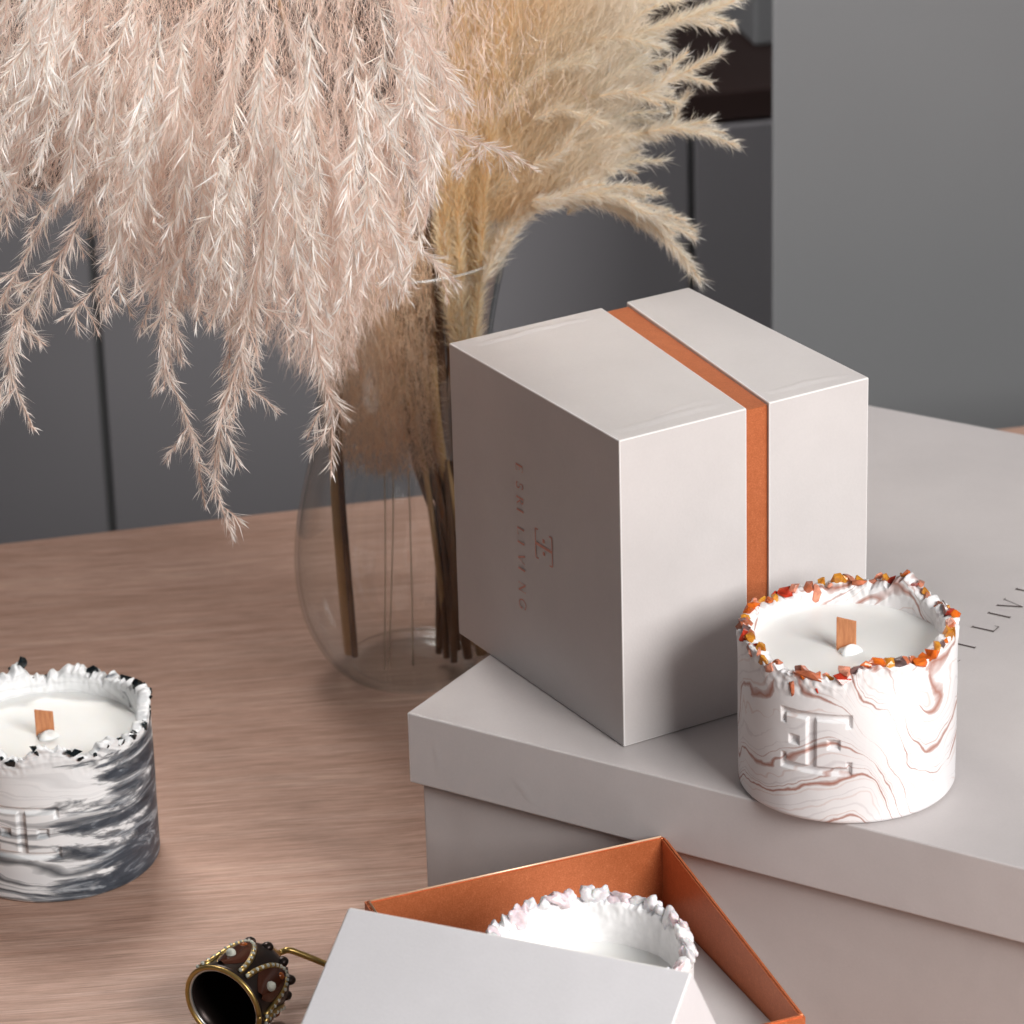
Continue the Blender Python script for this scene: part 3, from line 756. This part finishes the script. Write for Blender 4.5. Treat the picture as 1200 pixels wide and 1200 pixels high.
for j in range(len(prof)-1):
    for k in range(N): fs.append((j*N+k, j*N+(k+1) % N, (j+1)*N+(k+1) % N, (j+1)*N+k))
vase = obj('vase', vs, fs, GLASS, None, True)
bmv = bmesh.new(); bmv.from_mesh(vase.data); bmesh.ops.recalc_face_normals(bmv, faces=bmv.faces); bmv.to_mesh(vase.data); bmv.free()
LIP = NT('thick glass lip'); LIP.set(Base_Color=(.95, .97, .97), Transmission_Weight=.8, Roughness=.1, IOR=1.5); LIP = LIP.m
vs, fs = tube_pts([VB+V((.0536*math.cos(2*math.pi*k/96), .0536*math.sin(2*math.pi*k/96), .2268)) for k in range(97)], .0006, 8)
lipo = obj('rim', vs, fs, LIP, vase, True)
tag(vase, 'clear glass bulb vase with flared rim holding dried pampas grass', 'vase')

# ================================================================== PAMPAS GRASS
def hair_mat(name, trans=.5):
    m = NT(name); at_ = m.n('ShaderNodeAttribute', attribute_name='Col')
    t = m.t; dif = m.n('ShaderNodeBsdfDiffuse'); tr = m.n('ShaderNodeBsdfTranslucent'); mx = m.n('ShaderNodeMixShader'); gl = m.n('ShaderNodeBsdfGlossy'); mx2 = m.n('ShaderNodeMixShader')
    v = m.coord(); n = m.noise(v, 60, 3)
    c = m.mix(n.outputs['Fac'], m.mix(1., at_.outputs['Color'], (.95, .94, .93), 'MULTIPLY'), m.mix(1., at_.outputs['Color'], (1.04, 1.04, 1.04), 'MULTIPLY'))
    m.l(c, dif.inputs[0]); m.l(c, tr.inputs[0]); mx.inputs[0].default_value = trans
    m.l(dif.outputs[0], mx.inputs[1]); m.l(tr.outputs[0], mx.inputs[2])
    gl.inputs['Roughness'].default_value = .35; mx2.inputs[0].default_value = .05
    m.l(mx.outputs[0], mx2.inputs[1]); m.l(gl.outputs[0], mx2.inputs[2]); m.l(mx2.outputs[0], m.out.inputs[0]); return m.m
HAIR = hair_mat('pampas plume fibre')
STALK = simple('dry pampas stalk', (.46, .29, .13), .55)
STALKD = simple('dark dry stalk', (.13, .065, .03), .6)

class Hairs:
    def __init__(s): s.P = []; s.Cc = []; s.F = []; s.n = 0
    def add(s, root, d, L, w, col, bend=.15, tipcol=None):
        "root,d (n,3) ; L,w (n) ; col (n,3): curved tapered blades of two segments"
        n = len(root); rnd = RNG.normal(size=(n, 3)); side = np.cross(d, rnd); side /= np.linalg.norm(side, axis=1, keepdims=True)+1e-9
        bd = RNG.normal(size=(n, 3))*bend; bd[:, 2] -= bend*.5
        mid = root+d*(L*.5)[:, None]; d2 = d+bd; d2 /= np.linalg.norm(d2, axis=1, keepdims=True)
        tip = mid+d2*(L*.5)[:, None]; W = (w/2)[:, None]
        P = np.stack([root-side*W*.7, root+side*W*.7, mid-side*W, mid+side*W, tip], 1)
        s.P.append(P.reshape(-1, 3)); cc = np.repeat(col[:, None, :], 5, 1)
        if tipcol is not None: cc[:, 4] = tipcol; cc[:, 2:4] = (cc[:, 2:4]+tipcol[:, None, :])/2
        s.Cc.append(cc.reshape(-1, 3)); b = s.n+np.arange(n)*5
        s.F.append((b, n)); s.n += n*5
    def build(s, name, parent, mat=HAIR):
        P = np.concatenate(s.P); Cc = np.concatenate(s.Cc); b = np.concatenate([x[0] for x in s.F]); n = len(b)
        T = np.stack([b, b+1, b+3, b, b+3, b+2, b+2, b+3, b+4], 1).reshape(-1, 3)
        me = bpy.data.meshes.new(name); me.vertices.add(len(P)); me.vertices.foreach_set('co', P.astype(np.float32).ravel())
        me.loops.add(T.size); me.loops.foreach_set('vertex_index', T.astype(np.int32).ravel()); me.polygons.add(len(T)); me.polygons.foreach_set('loop_start', np.arange(0, T.size, 3, dtype=np.int32))
        me.update(calc_edges=True)
        a = me.color_attributes.new('Col', 'FLOAT_COLOR', 'POINT'); a.data.foreach_set('color', np.concatenate([Cc, np.ones((len(Cc), 1))], 1).astype(np.float32).ravel())
        me.materials.append(mat); o = bpy.data.objects.new(name, me); put(o, parent); o.location = -parent.location; return o
PX = 1/2850.   # one photo pixel near the objects, in metres
def resample(P, step):
    L = sum((P[i+1]-P[i]).length for i in range(len(P)-1)); n = max(4, int(L/step)); Q_ = catmull(P, n*3)
    Q_ = np.array([tuple(q) for q in Q_]); seg = np.linalg.norm(np.diff(Q_, axis=0), axis=1); cum = np.concatenate([[0], np.cumsum(seg)])
    t = np.linspace(0, cum[-1], n); return np.stack([np.interp(t, cum, Q_[:, k]) for k in range(3)], 1), cum[-1]
def perp_frame(T):
    a = np.cross(T, RNG.normal(size=T.shape)); a /= np.linalg.norm(a, axis=1, keepdims=True)+1e-9; return a
def cmix(a, b, n, jit=.06):
    t = RNG.random((n, 1)); c = np.array(a)*(1-t)+np.array(b)*t; return np.clip(c*(1+RNG.normal(size=(n, 1))*jit), 0, .95)
PINK_A, PINK_B = (.965, .905, .86), (.93, .75, .645)
PINK_D, PINK_F = (.76, .51, .41), (.92, .77, .70)
def spiky(H, pts, scale=1., dens=1., start=0., fluff=1., pal=(PINK_A, PINK_B, PINK_D, PINK_F)):
    "a drooping pampas strand: thin axis, V-shaped bundles of pale awns, fine silk between"
    Q_, L = resample([V(p) for p in pts], .0011/dens); n = len(Q_); T = np.gradient(Q_, axis=0); T /= np.linalg.norm(T, axis=1, keepdims=True)+1e-9
    t = np.linspace(0, 1, n)
    # axis made of short blades
    H.add(Q_, T, np.full(n, .0030), np.full(n, .00042*scale), cmix(pal[1], pal[2], n), .02)
    # spikelet bundles
    step = max(1, int(round(.0021*dens/.0011))); ids = np.arange(0, n, step)
    for k, i in enumerate(ids):
        if t[i] < start: continue
        env = (.55+.65*min(1., (1-t[i])*3.2))*scale
        nb = int(2+RNG.integers(0, 4)); a = np.cross(T[i], RNG.normal(size=3)); a /= np.linalg.norm(a)+1e-9
        if k % 2: a = a if abs(a[1]) < .9 else np.cross(T[i], [0, 1, 0])
        off = RNG.uniform(.12, .75)
        D = T[i]*math.cos(off)+a*math.sin(off); D = D+RNG.normal(size=(nb, 3))*.17; D /= np.linalg.norm(D, axis=1, keepdims=True)
        r = np.repeat(Q_[i][None], nb, 0)+T[i]*RNG.uniform(-.0006, .0006, (nb, 1))
        Ls = RNG.uniform(.0050, .0108, nb)*env
        H.add(r, D, Ls, RNG.uniform(.00028, .00056, nb)*scale, cmix(pal[1], pal[0], nb, .08), .10, cmix(pal[0], (.97, .95, .93), nb, .04))
    # silk
    m = int(n*3.8*fluff)
    if m:
        i = RNG.integers(0, n, m); i = i[t[i] >= start]; m = len(i); a = perp_frame(T[i]); an = RNG.uniform(.15, 1.0, m)[:, None]
        D = T[i]*np.cos(an)+a*np.sin(an); env = np.minimum(1, (1-t[i])*3+.35)
        H.add(Q_[i], D, RNG.uniform(.004, .0115, m)*env*scale, RNG.uniform(.00007, .00016, m), cmix(pal[3], pal[1], m), .35, cmix(pal[0], pal[3], m))
def foxtail(H, pts, w0, w1, dens=1., pal=((.86, .74, .54), (.70, .50, .27), (.50, .29, .12))):
    "a dense soft branch whose short hairs lie close to it"
    Q_, L = resample([V(p) for p in pts], .0010); n = len(Q_); T = np.gradient(Q_, axis=0); T /= np.linalg.norm(T, axis=1, keepdims=True)+1e-9
    t = np.linspace(0, 1, n); m = int(n*20*dens); i = RNG.integers(0, n, m); a = perp_frame(T[i]); W = (w0+(w1-w0)*t[i])*(.8+.35*np.sin(t[i]*n*.0010/.0042*2*np.pi))
    an = np.abs(RNG.normal(.50, .26, m))[:, None]; D = T[i]*np.cos(an)+a*np.sin(an)
    Ls = W*RNG.uniform(.5, 1.35, m); root = Q_[i]+a*(W*RNG.uniform(0, .12, m))[:, None]
    c = cmix(pal[1], pal[2], m); H.add(root, D, Ls, RNG.uniform(.00012, .00028, m), cmix(pal[1], pal[0], m), .2, cmix(pal[0], (.97, .95, .90), m))
    H.add(Q_, T, np.full(n, .003), np.full(n, .0006), cmix(pal[1], pal[2], n), .02)
    k = int(n*1.6); i = RNG.integers(0, n, k); a = perp_frame(T[i]); an = RNG.uniform(.3, .75, k)[:, None]
    H.add(Q_[i], T[i]*np.cos(an)+a*np.sin(an), (w0+(w1-w0)*t[i])*RNG.uniform(.9, 1.7, k), RNG.uniform(.0002, .0004, k), cmix(pal[0], (.97, .95, .90), k), .15)

GRP_P = 'blush pampas stems in the vase'; GRP_Y = 'golden pampas stems in the vase'
def stem_path(base, top_pts): return [VB+V(base)]+[V(p) for p in top_pts]
def new_pampas(label, grp, base, path, col=STALK, r=.0017):
    t = thing('pampas_grass', label, 'pampas grass', VB+V(base), grp)
    P = catmull([VB+V(base)]+path, 50); vs, fs = tube_pts(P, [r*(1-.55*k/49) for k in range(50)], 8); obj('stalk', vs, fs, col, t, True)
    return t
# blush plumes: arching rachis above the picture, strands falling to the photographed tips
hero = [  # (depth, scale, pixel path)
 (1.50, 1.10, [(150, 60), (120, 190), (90, 265), (45, 335), (12, 390), (14, 440), (38, 500)], 0),
 (1.49, 1.0, [(215, 60), (205, 220), (190, 330), (192, 420), (222, 500), (240, 590)], 1),
 (1.48, 1.15, [(330, 90), (310, 260), (285, 400), (262, 480), (252, 560), (272, 630)], 2),
 (1.51, 1.15, [(330, 150), (350, 300), (372, 410), (388, 480), (388, 555)], 2),
 (1.50, 1.0, [(180, 130), (165, 230), (140, 300), (105, 345), (75, 372)], 0),
 (1.49, 1.0, [(225, 130), (240, 230), (265, 330), (285, 420), (292, 470)], 1),
 (1.52, .95, [(110, 30), (95, 150), (70, 220), (30, 300), (-10, 370)], 0),
 (1.50, .9, [(250, 230), (262, 320), (270, 370), (268, 440)], 1),
 (1.54, .9, [(400, 180), (425, 250), (450, 300), (478, 350)], 3),
 (1.53, .9, [(470, 0), (500, 50), (522, 90), (556, 128)], 4),
 (1.53, .9, [(430, 120), (480, 128), (540, 160), (600, 178)], 4),
 (1.55, .9, [(420, 200), (450, 260), (500, 300), (535, 330)], 4),
 (1.50, .95, [(60, 40), (40, 150), (10, 230), (-15, 300)], 0),
 (1.52, .9, [(215, 260), (215, 330), (200, 400), (180, 460)], 1),
]
labels = ['blush pampas plume whose curled tip hangs lowest at the far left', 'blush pampas plume hanging over the left cabinet door',
          'blush pampas plume with the lowest hanging tip above the table edge', 'fluffy blush pampas plume over the mouth of the vase',
          'blush pampas plume touching the golden plumes']
tops = [(-20, -130), (150, -170), (300, -190), (390, -150), (470, -120)]
YD = [1.52, 1.50, 1.49, 1.55, 1.60]
plumes = []
for k in range(5):
    bx = (-.030 if k == 0 else .012+.005*k, .004*((k*3) % 5-2), .012)
    ap = at(tops[k][0]+110, tops[k][1]-40, YD[k]+.08); tp = at(*tops[k], YD[k])
    path = [VB+V((-.033 if k == 0 else .002+.004*k, -.01+.004*k, .13)), VB+V((-.030+.011*k, -.012, .228)), (VB+V((-.05+.015*k, -.03, .30))+ap)/2, ap, tp]
    t = new_pampas(labels[k], GRP_P, bx, path, STALK if k % 2 else STALKD); plumes.append((t, Hairs(), path))
for Y, sc, P, k in hero:
    pts = [at(x, y, Y+.03*(1-i/(len(P)-1))) for i, (x, y) in enumerate(P)]
    spiky(plumes[k][1], pts, sc*1.12, 1., 0, 1.3)
    # side branchlets off each hero strand
    for q in range(int(len(P)*3.2)):
        u = RNG.uniform(.1, .92); i = min(int(u*(len(P)-1)), len(P)-2); f = u*(len(P)-1)-i
        x = P[i][0]*(1-f)+P[i+1][0]*f; y = P[i][1]*(1-f)+P[i+1][1]*f; dx_ = RNG.normal()*20; dl = RNG.uniform(25, 70)*(1.1-u*.6)
        yy = Y+.03*(1-u)+RNG.normal()*.006
        spiky(plumes[k][1], [at(x, y, yy), at(x+dx_*.6, y+dl*.5, yy-.003), at(x+dx_, y+dl, yy-.004)], sc*.9, 1., 0, .8)
def low(x):
    return np.interp(x, [-40, 20, 60, 100, 140, 200, 250, 300, 340, 390, 430, 470, 500, 530, 560], [230, 270, 235, 265, 340, 370, 390, 400, 440, 480, 400, 350, 260, 200, 150])
# the curtain of strands
for q in range(150):
    x0 = RNG.uniform(-40, 530); k = int(np.clip((x0+20)/112, 0, 4)); lo_ = low(x0)
    y1 = lo_-abs(RNG.normal())*70-RNG.uniform(0, 20) if q % 3 else RNG.uniform(40, lo_-20)
    ln = RNG.uniform(110, 260); y0 = y1-ln
    drift = (-18-.10*(300-x0)) if x0 < 320 else RNG.uniform(-10, 35); Y = 1.50+RNG.uniform(0, .11)+max(0, x0-330)*.0003
    P = [(x0-drift*1.0+RNG.normal()*8, y0), (x0-drift*.4+RNG.normal()*8, y0+ln*.35), (x0+RNG.normal()*6, y0+ln*.7), (x0+drift*.45+RNG.normal()*6, y1)]
    soft_ = np.clip((x0-280)/120, 0, 1)
    spiky(plumes[k][1], [at(x, y, Y+.02-.02*i/3) for i, (x, y) in enumerate(P)], RNG.uniform(.8, 1.1)*(1-.15*soft_), 1., 0, 1.6+soft_*1.5)
# brighter strands lying in front of the mass
for q in range(42):
    x0 = -10+q*12.6+RNG.normal()*8; k = int(np.clip((x0+20)/112, 0, 4)); y1 = min(low(x0)-RNG.uniform(-5, 40), RNG.uniform(150, 460)); ln = RNG.uniform(130, 240); y0 = y1-ln
    drift = (-14-.08*(300-x0)) if x0 < 320 else RNG.uniform(-10, 30); Y = 1.465+RNG.uniform(0, .025)
    P = [(x0-drift+RNG.normal()*6, y0), (x0-drift*.4+RNG.normal()*8, y0+ln*.35), (x0+RNG.normal()*7, y0+ln*.7), (x0+drift*.45+RNG.normal()*7, y1)]
    spiky(plumes[k][1], [at(x, y, Y+.01-.01*i/3) for i, (x, y) in enumerate(P)], RNG.uniform(.95, 1.2), 1., 0, .5, ((.97, .94, .91), (.93, .80, .71), (.80, .56, .43), (.95, .85, .77)))
# soft silk body behind the strands
def silk_cloud(H, n, xf, yf, Yf, dirf, L, w, pal, bend=.35):
    x, y = xf(n), yf(n); ok = y < low(x)-25; x, y = x[ok], y[ok]; n = len(x); Yv = Yf(n)
    d = np.array([_f]*n)*F_PX+np.array([_r]*n)*(x-600)[:, None]-np.array([_u]*n)*(y-600)[:, None]
    P = np.array([CAM])+d*(Yv/d[:, 1])[:, None]
    D = dirf(n, x, y); D /= np.linalg.norm(D, axis=1, keepdims=True)
    H.add(P, D, RNG.uniform(L*.5, L*1.3, n), RNG.uniform(w*.6, w*1.4, n), cmix(pal[0], pal[1], n, .1), bend, cmix(pal[2], pal[1], n, .05))
for k in range(5):
    c = 50+112*k
    silk_cloud(plumes[k][1], 9500, lambda n: RNG.normal(c, 62, n), lambda n: RNG.uniform(-60, 470, n), lambda n: 1.56+RNG.random(n)*.10,
               lambda n, x, y: np.stack([-.25*(1-x/420)+RNG.normal(size=n)*.42, RNG.normal(size=n)*.4, -1+RNG.normal(size=n)*.45], 1), .013, .00016 if k > 1 else .0002, (PINK_D, PINK_B, PINK_A))
# brown silk inside the neck and upper body of the vase
Hn = plumes[3][1]
n = 42000; w = RNG.random(n)*2*np.pi; zz = .115+RNG.random(n)**.8*.125
rr = np.interp(zz, [.11, .13, .165, .21, .24], [.018, .034, .036, .042, .046])*np.sqrt(RNG.random(n))
P = np.stack([VB.x-.006+rr*np.cos(w), VB.y+rr*np.sin(w), VB.z+zz], 1); P = P[P[:, 0] < VB.x+.016]; n = len(P)
D = np.stack([RNG.normal(size=n)*.5, RNG.normal(size=n)*.5, -.7+RNG.normal(size=n)*.6], 1); D /= np.linalg.norm(D, axis=1, keepdims=True)
Rm = np.hypot(P[:, 0]-VB.x, P[:, 1]-VB.y); D[Rm > .030, 0:2] *= .25; D /= np.linalg.norm(D, axis=1, keepdims=True)
Hn.add(P, D, RNG.uniform(.004, .011, n), RNG.uniform(.00012, .00024, n), cmix((.80, .54, .34), (.88, .66, .46), n, .08), .3, cmix((.90, .72, .54), (.93, .80, .64), n))
for t, H, _ in plumes: H.build('plume', t)

# golden plumes
yel = [
 ([(565, 330), (600, 262), (650, 232), (705, 228), (750, 246), (785, 270)], 1.700, .0080, .0060),
 ([(575, 320), (620, 250), (670, 222), (720, 228), (765, 262)], 1.715, .0085, .0060),
 ([(560, 330), (585, 275), (640, 240), (700, 236), (755, 258), (797, 296), (818, 326)], 1.710, 0.0078, 0.0067),
 ([(555, 330), (575, 240), (630, 190), (690, 165), (760, 155), (828, 143)], 1.720, 0.0098, 0.0067),
 ([(550, 320), (570, 200), (620, 140), (690, 115), (770, 100), (843, 62)], 1.720, 0.0098, 0.0067),
 ([(545, 320), (560, 150), (610, 80), (680, 50), (760, 35), (858, 2)], 1.730, 0.0103, 0.0067),
 ([(540, 320), (550, 120), (590, 30), (660, -20), (760, -45), (850, -70)], 1.740, 0.0103, 0.0072),
 ([(535, 320), (535, 100), (560, -10), (620, -80), (700, -120)], 1.750, 0.0115, 0.0096),
 ([(570, 330), (600, 220), (650, 185), (710, 185), (745, 178)], 1.740, 0.0086, 0.0072),
 ([(565, 330), (590, 180), (640, 110), (700, 80), (755, 62)], 1.760, 0.0103, 0.0096),
 ([(555, 330), (575, 140), (620, 40), (690, 5), (770, -5), (820, -20)], 1.760, 0.0109, 0.0096),
 ([(530, 330), (520, 150), (525, 0), (560, -100)], 1.740, 0.0115, 0.0128),
]
ylab = ['golden pampas plume whose lowest branch droops toward the gift box', 'golden pampas plume with a middle branch reaching over the cabinet gap', 'golden pampas plume rising highest behind the others at the top']
yh = []
for k in range(3):
    bx = (.012+.004*k, .006-.006*k, .006); topp = at(560+30*k, -60-30*k, 1.75)
    t = new_pampas(ylab[k], GRP_Y, bx, [VB+V((.016, .004*k, .10)), VB+V((.030, 0, .215)), at(560+6*k, 120, 1.75), topp], STALKD); yh.append((t, Hairs()))
GP = ((.97, .90, .79), (.96, .74, .48), (.86, .56, .28))
for j, (P, Y, w0, w1) in enumerate(yel):
    k = (0, 0, 0, 1, 1, 2, 2, 2, 0, 1, 2, 2)[j]
    base = [at(x, y, Y+(.0 if i > 1 else .01)) for i, (x, y) in enumerate(P)]
    foxtail(yh[k][1], base, w0, w1, 1.0, GP)
    for q in range(6):
        m = int(RNG.integers(2, len(P)-1)); x, y = P[m]; x2, y2 = P[m+1]; dx_, dy_ = x2-x, y2-y; L_ = math.hypot(dx_, dy_); ux, uy = dx_/L_, dy_/L_
        ln = RNG.uniform(35, 75); a_ = RNG.normal()*.45; vx, vy = ux*math.cos(a_)-uy*math.sin(a_), ux*math.sin(a_)+uy*math.cos(a_); yy = Y+RNG.uniform(-.02, .03)
        f_ = RNG.random(); x, y = x+dx_*f_*.6, y+dy_*f_*.6
        foxtail(yh[k][1], [at(x-ux*30, y-uy*30, yy), at(x, y, yy), at(x+vx*ln*.6, y+vy*ln*.6, yy), at(x+vx*ln+3, y+vy*ln+4, yy)], w0*.8, w1*.85, .9, GP)
# the upright golden column from the neck up
for q in range(26):
    x0 = RNG.uniform(512, 570); x1 = x0+RNG.uniform(-22, 55); yy = 1.735+RNG.uniform(-.02, .02)
    P = [(x0*.35+548*.65, 410), (x0*.8+545*.2, 320), (x0, 230), ((x0+x1)/2, 110), (x1, -40)]
    foxtail(yh[q % 3][1], [at(x, y, yy) for x, y in P], .0075, .0095, .8, ((.97, .80, .52), (.96, .68, .35), (.90, .52, .20)))
for q in range(54):
    x0 = RNG.uniform(620, 745); y0 = RNG.uniform(-20, 200); yy = 1.735+RNG.uniform(-.02, .04)
    foxtail(yh[q % 3][1], [at(x0-70, y0+60, yy), at(x0-30, y0+15, yy), at(x0, y0, yy), at(x0+40, y0-RNG.uniform(-8, 22), yy)], .0090, .0065, .8, ((.96, .91, .82), (.94, .82, .62), (.88, .68, .44)))
for k in range(3):
    n = 42000; x = 520+RNG.random(n)**1.25*235; y = RNG.uniform(-60, 262, n)
    ok = (y < np.interp(x, [515, 560, 600, 650, 700, 740, 770], [300, 285, 262, 238, 222, 160, 90])) & (x < 738-.10*np.abs(y-60)+16*np.sin(y/13.)+12*np.sin(y/5.+1)+RNG.normal(size=len(y))*12); x, y = x[ok], y[ok]; n = len(x)
    Yv = 1.74+RNG.normal(size=n)*.018
    d = np.array([_f]*n)*F_PX+np.array([_r]*n)*(x-600)[:, None]-np.array([_u]*n)*(y-600)[:, None]; P = np.array([CAM])+d*(Yv/d[:, 1])[:, None]
    dx_, dy_ = x-535, 430-y; q = np.hypot(dx_, dy_); D = np.stack([dx_/q*1.1+RNG.normal(size=n)*.30, RNG.normal(size=n)*.35, dy_/q-.15+RNG.normal(size=n)*.30], 1); D /= np.linalg.norm(D, axis=1, keepdims=True)
    u = np.clip((x-540)/170, 0, 1)[:, None]
    root_c = cmix((.97, .70, .36), (.95, .58, .24), n, .03)*(1-u)+cmix((.97, .87, .74), (.96, .80, .63), n, .03)*u
    tip_c = cmix((.97, .82, .56), (.97, .75, .44), n, .03)*(1-u)+cmix((.97, .92, .84), (.97, .87, .75), n, .03)*u
    yh[k][1].add(P, D, RNG.uniform(.005, .016, n), RNG.uniform(.00007, .00016, n), root_c, .4, tip_c)
for t, H in yh: H.build('plume', t)
# loose stalk pieces standing in the vase
def reed(label, pts, r, mat):
    vs, fs = tube_pts(catmull(pts, 24), r, 8); o = obj('dried_stalk', vs, fs, mat, None, True); tag(o, label, 'dried stalk', 'dried stalks in the vase'); return o
vb = lambda x, y, z: VB+V((x, y, z))
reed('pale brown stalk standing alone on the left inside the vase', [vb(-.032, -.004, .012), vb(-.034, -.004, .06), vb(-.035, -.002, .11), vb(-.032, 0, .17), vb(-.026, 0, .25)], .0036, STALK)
for q, (a0, a1) in enumerate(((.010, .020), (.017, .012), (.024, .018), (.028, .006), (.004, .026), (.020, .028), (.014, .004), (.030, .022))):
    reed('dark dried stalk crossing others at the right inside the vase', [vb(a0+.010, -.014+.0045*q, .010), vb((a0+a1)/2+.006, -.010+.003*q, .07), vb(a1-.002, 0, .13), vb(a1-.004, .003, .24)], .0018+.0006*(q % 3), STALK if q in (2, 5) else STALKD)

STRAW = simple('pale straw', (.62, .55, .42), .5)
for q in range(3):  # reflection lines in the glass, modelled as thin pale tubes
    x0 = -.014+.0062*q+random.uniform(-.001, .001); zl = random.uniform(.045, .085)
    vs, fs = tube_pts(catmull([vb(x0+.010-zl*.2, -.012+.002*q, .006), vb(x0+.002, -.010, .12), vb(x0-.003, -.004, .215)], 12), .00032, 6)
    tag(obj('thin_straw', vs, fs, STRAW, None, True), 'hair-thin pale straw modelled as a tube in the glass vase', 'straw', 'thin pale straws inside the vase')

# ================================================================== LIGHT, WORLD, CAMERA
wld = bpy.data.worlds.new('World'); S.world = wld; wld.use_nodes = True
bg = wld.node_tree.nodes['Background']; bg.inputs[0].default_value = (.90, .93, 1., 1); bg.inputs[1].default_value = .09
def area(name, loc, target, size, size_y, energy, col):
    L = bpy.data.lights.new(name, 'AREA'); L.shape = 'RECTANGLE'; L.size = size; L.size_y = size_y; L.energy = energy; L.color = col
    o = bpy.data.objects.new(name, L); C.objects.link(o); o.location = loc
    o.rotation_euler = (V(target)-V(loc)).to_track_quat('-Z', 'Y').to_euler(); return o
area('window_light', (.90, .36, .86), (.0, 1.47, .12), .70, .70, 34, (1., .98, .965))
area('room_light', (-1.3, .2, 1.3), (0, 1.5, .1), 1.6, 1.6, .6, (.95, .97, 1.))  # added soft fill from the left, out of view
cl = area('ceiling_light', (-.35, 2.02, 1.0), (0, 2.62, .0), 1.1, .5, 4.8, (1., .98, .98)); cl.data.spread = math.radians(95)  # added fill out of view to brighten the cabinets, no lamp hangs there

pl = area('plume_light', (-.30, 2.12, .86), (-.12, 1.58, .34), .35, .35, 1.3, (1., .96, .92)); pl.data.spread = math.radians(60)  # added lamp out of view, makes the pampas glow from behind

cam = bpy.data.cameras.new('Camera'); co = bpy.data.objects.new('Camera', cam); C.objects.link(co); S.camera = co
Mc = Matrix((( _r.x, _u.x, -_f.x), (_r.y, _u.y, -_f.y), (_r.z, _u.z, -_f.z))).to_4x4(); Mc.translation = CAM
co.matrix_world = Mc
cam.sensor_width = 36; cam.lens = F_PX/1200*36; cam.clip_start = .05; cam.clip_end = 50
cam.dof.use_dof = True; cam.dof.focus_distance = 1.58; cam.dof.aperture_fstop = 20
S.view_settings.view_transform = 'Standard'; S.view_settings.look = 'None'; S.view_settings.exposure = 0; S.view_settings.gamma = 1
S.render.engine = 'CYCLES'
cy = S.cycles; cy.max_bounces = 10; cy.transmission_bounces = 10; cy.transparent_max_bounces = 16; cy.caustics_reflective = False; cy.use_denoising = True; cy.diffuse_bounces = 6; cy.use_adaptive_sampling = True; cy.adaptive_threshold = .02
S.render.resolution_x = S.render.resolution_y = 1024
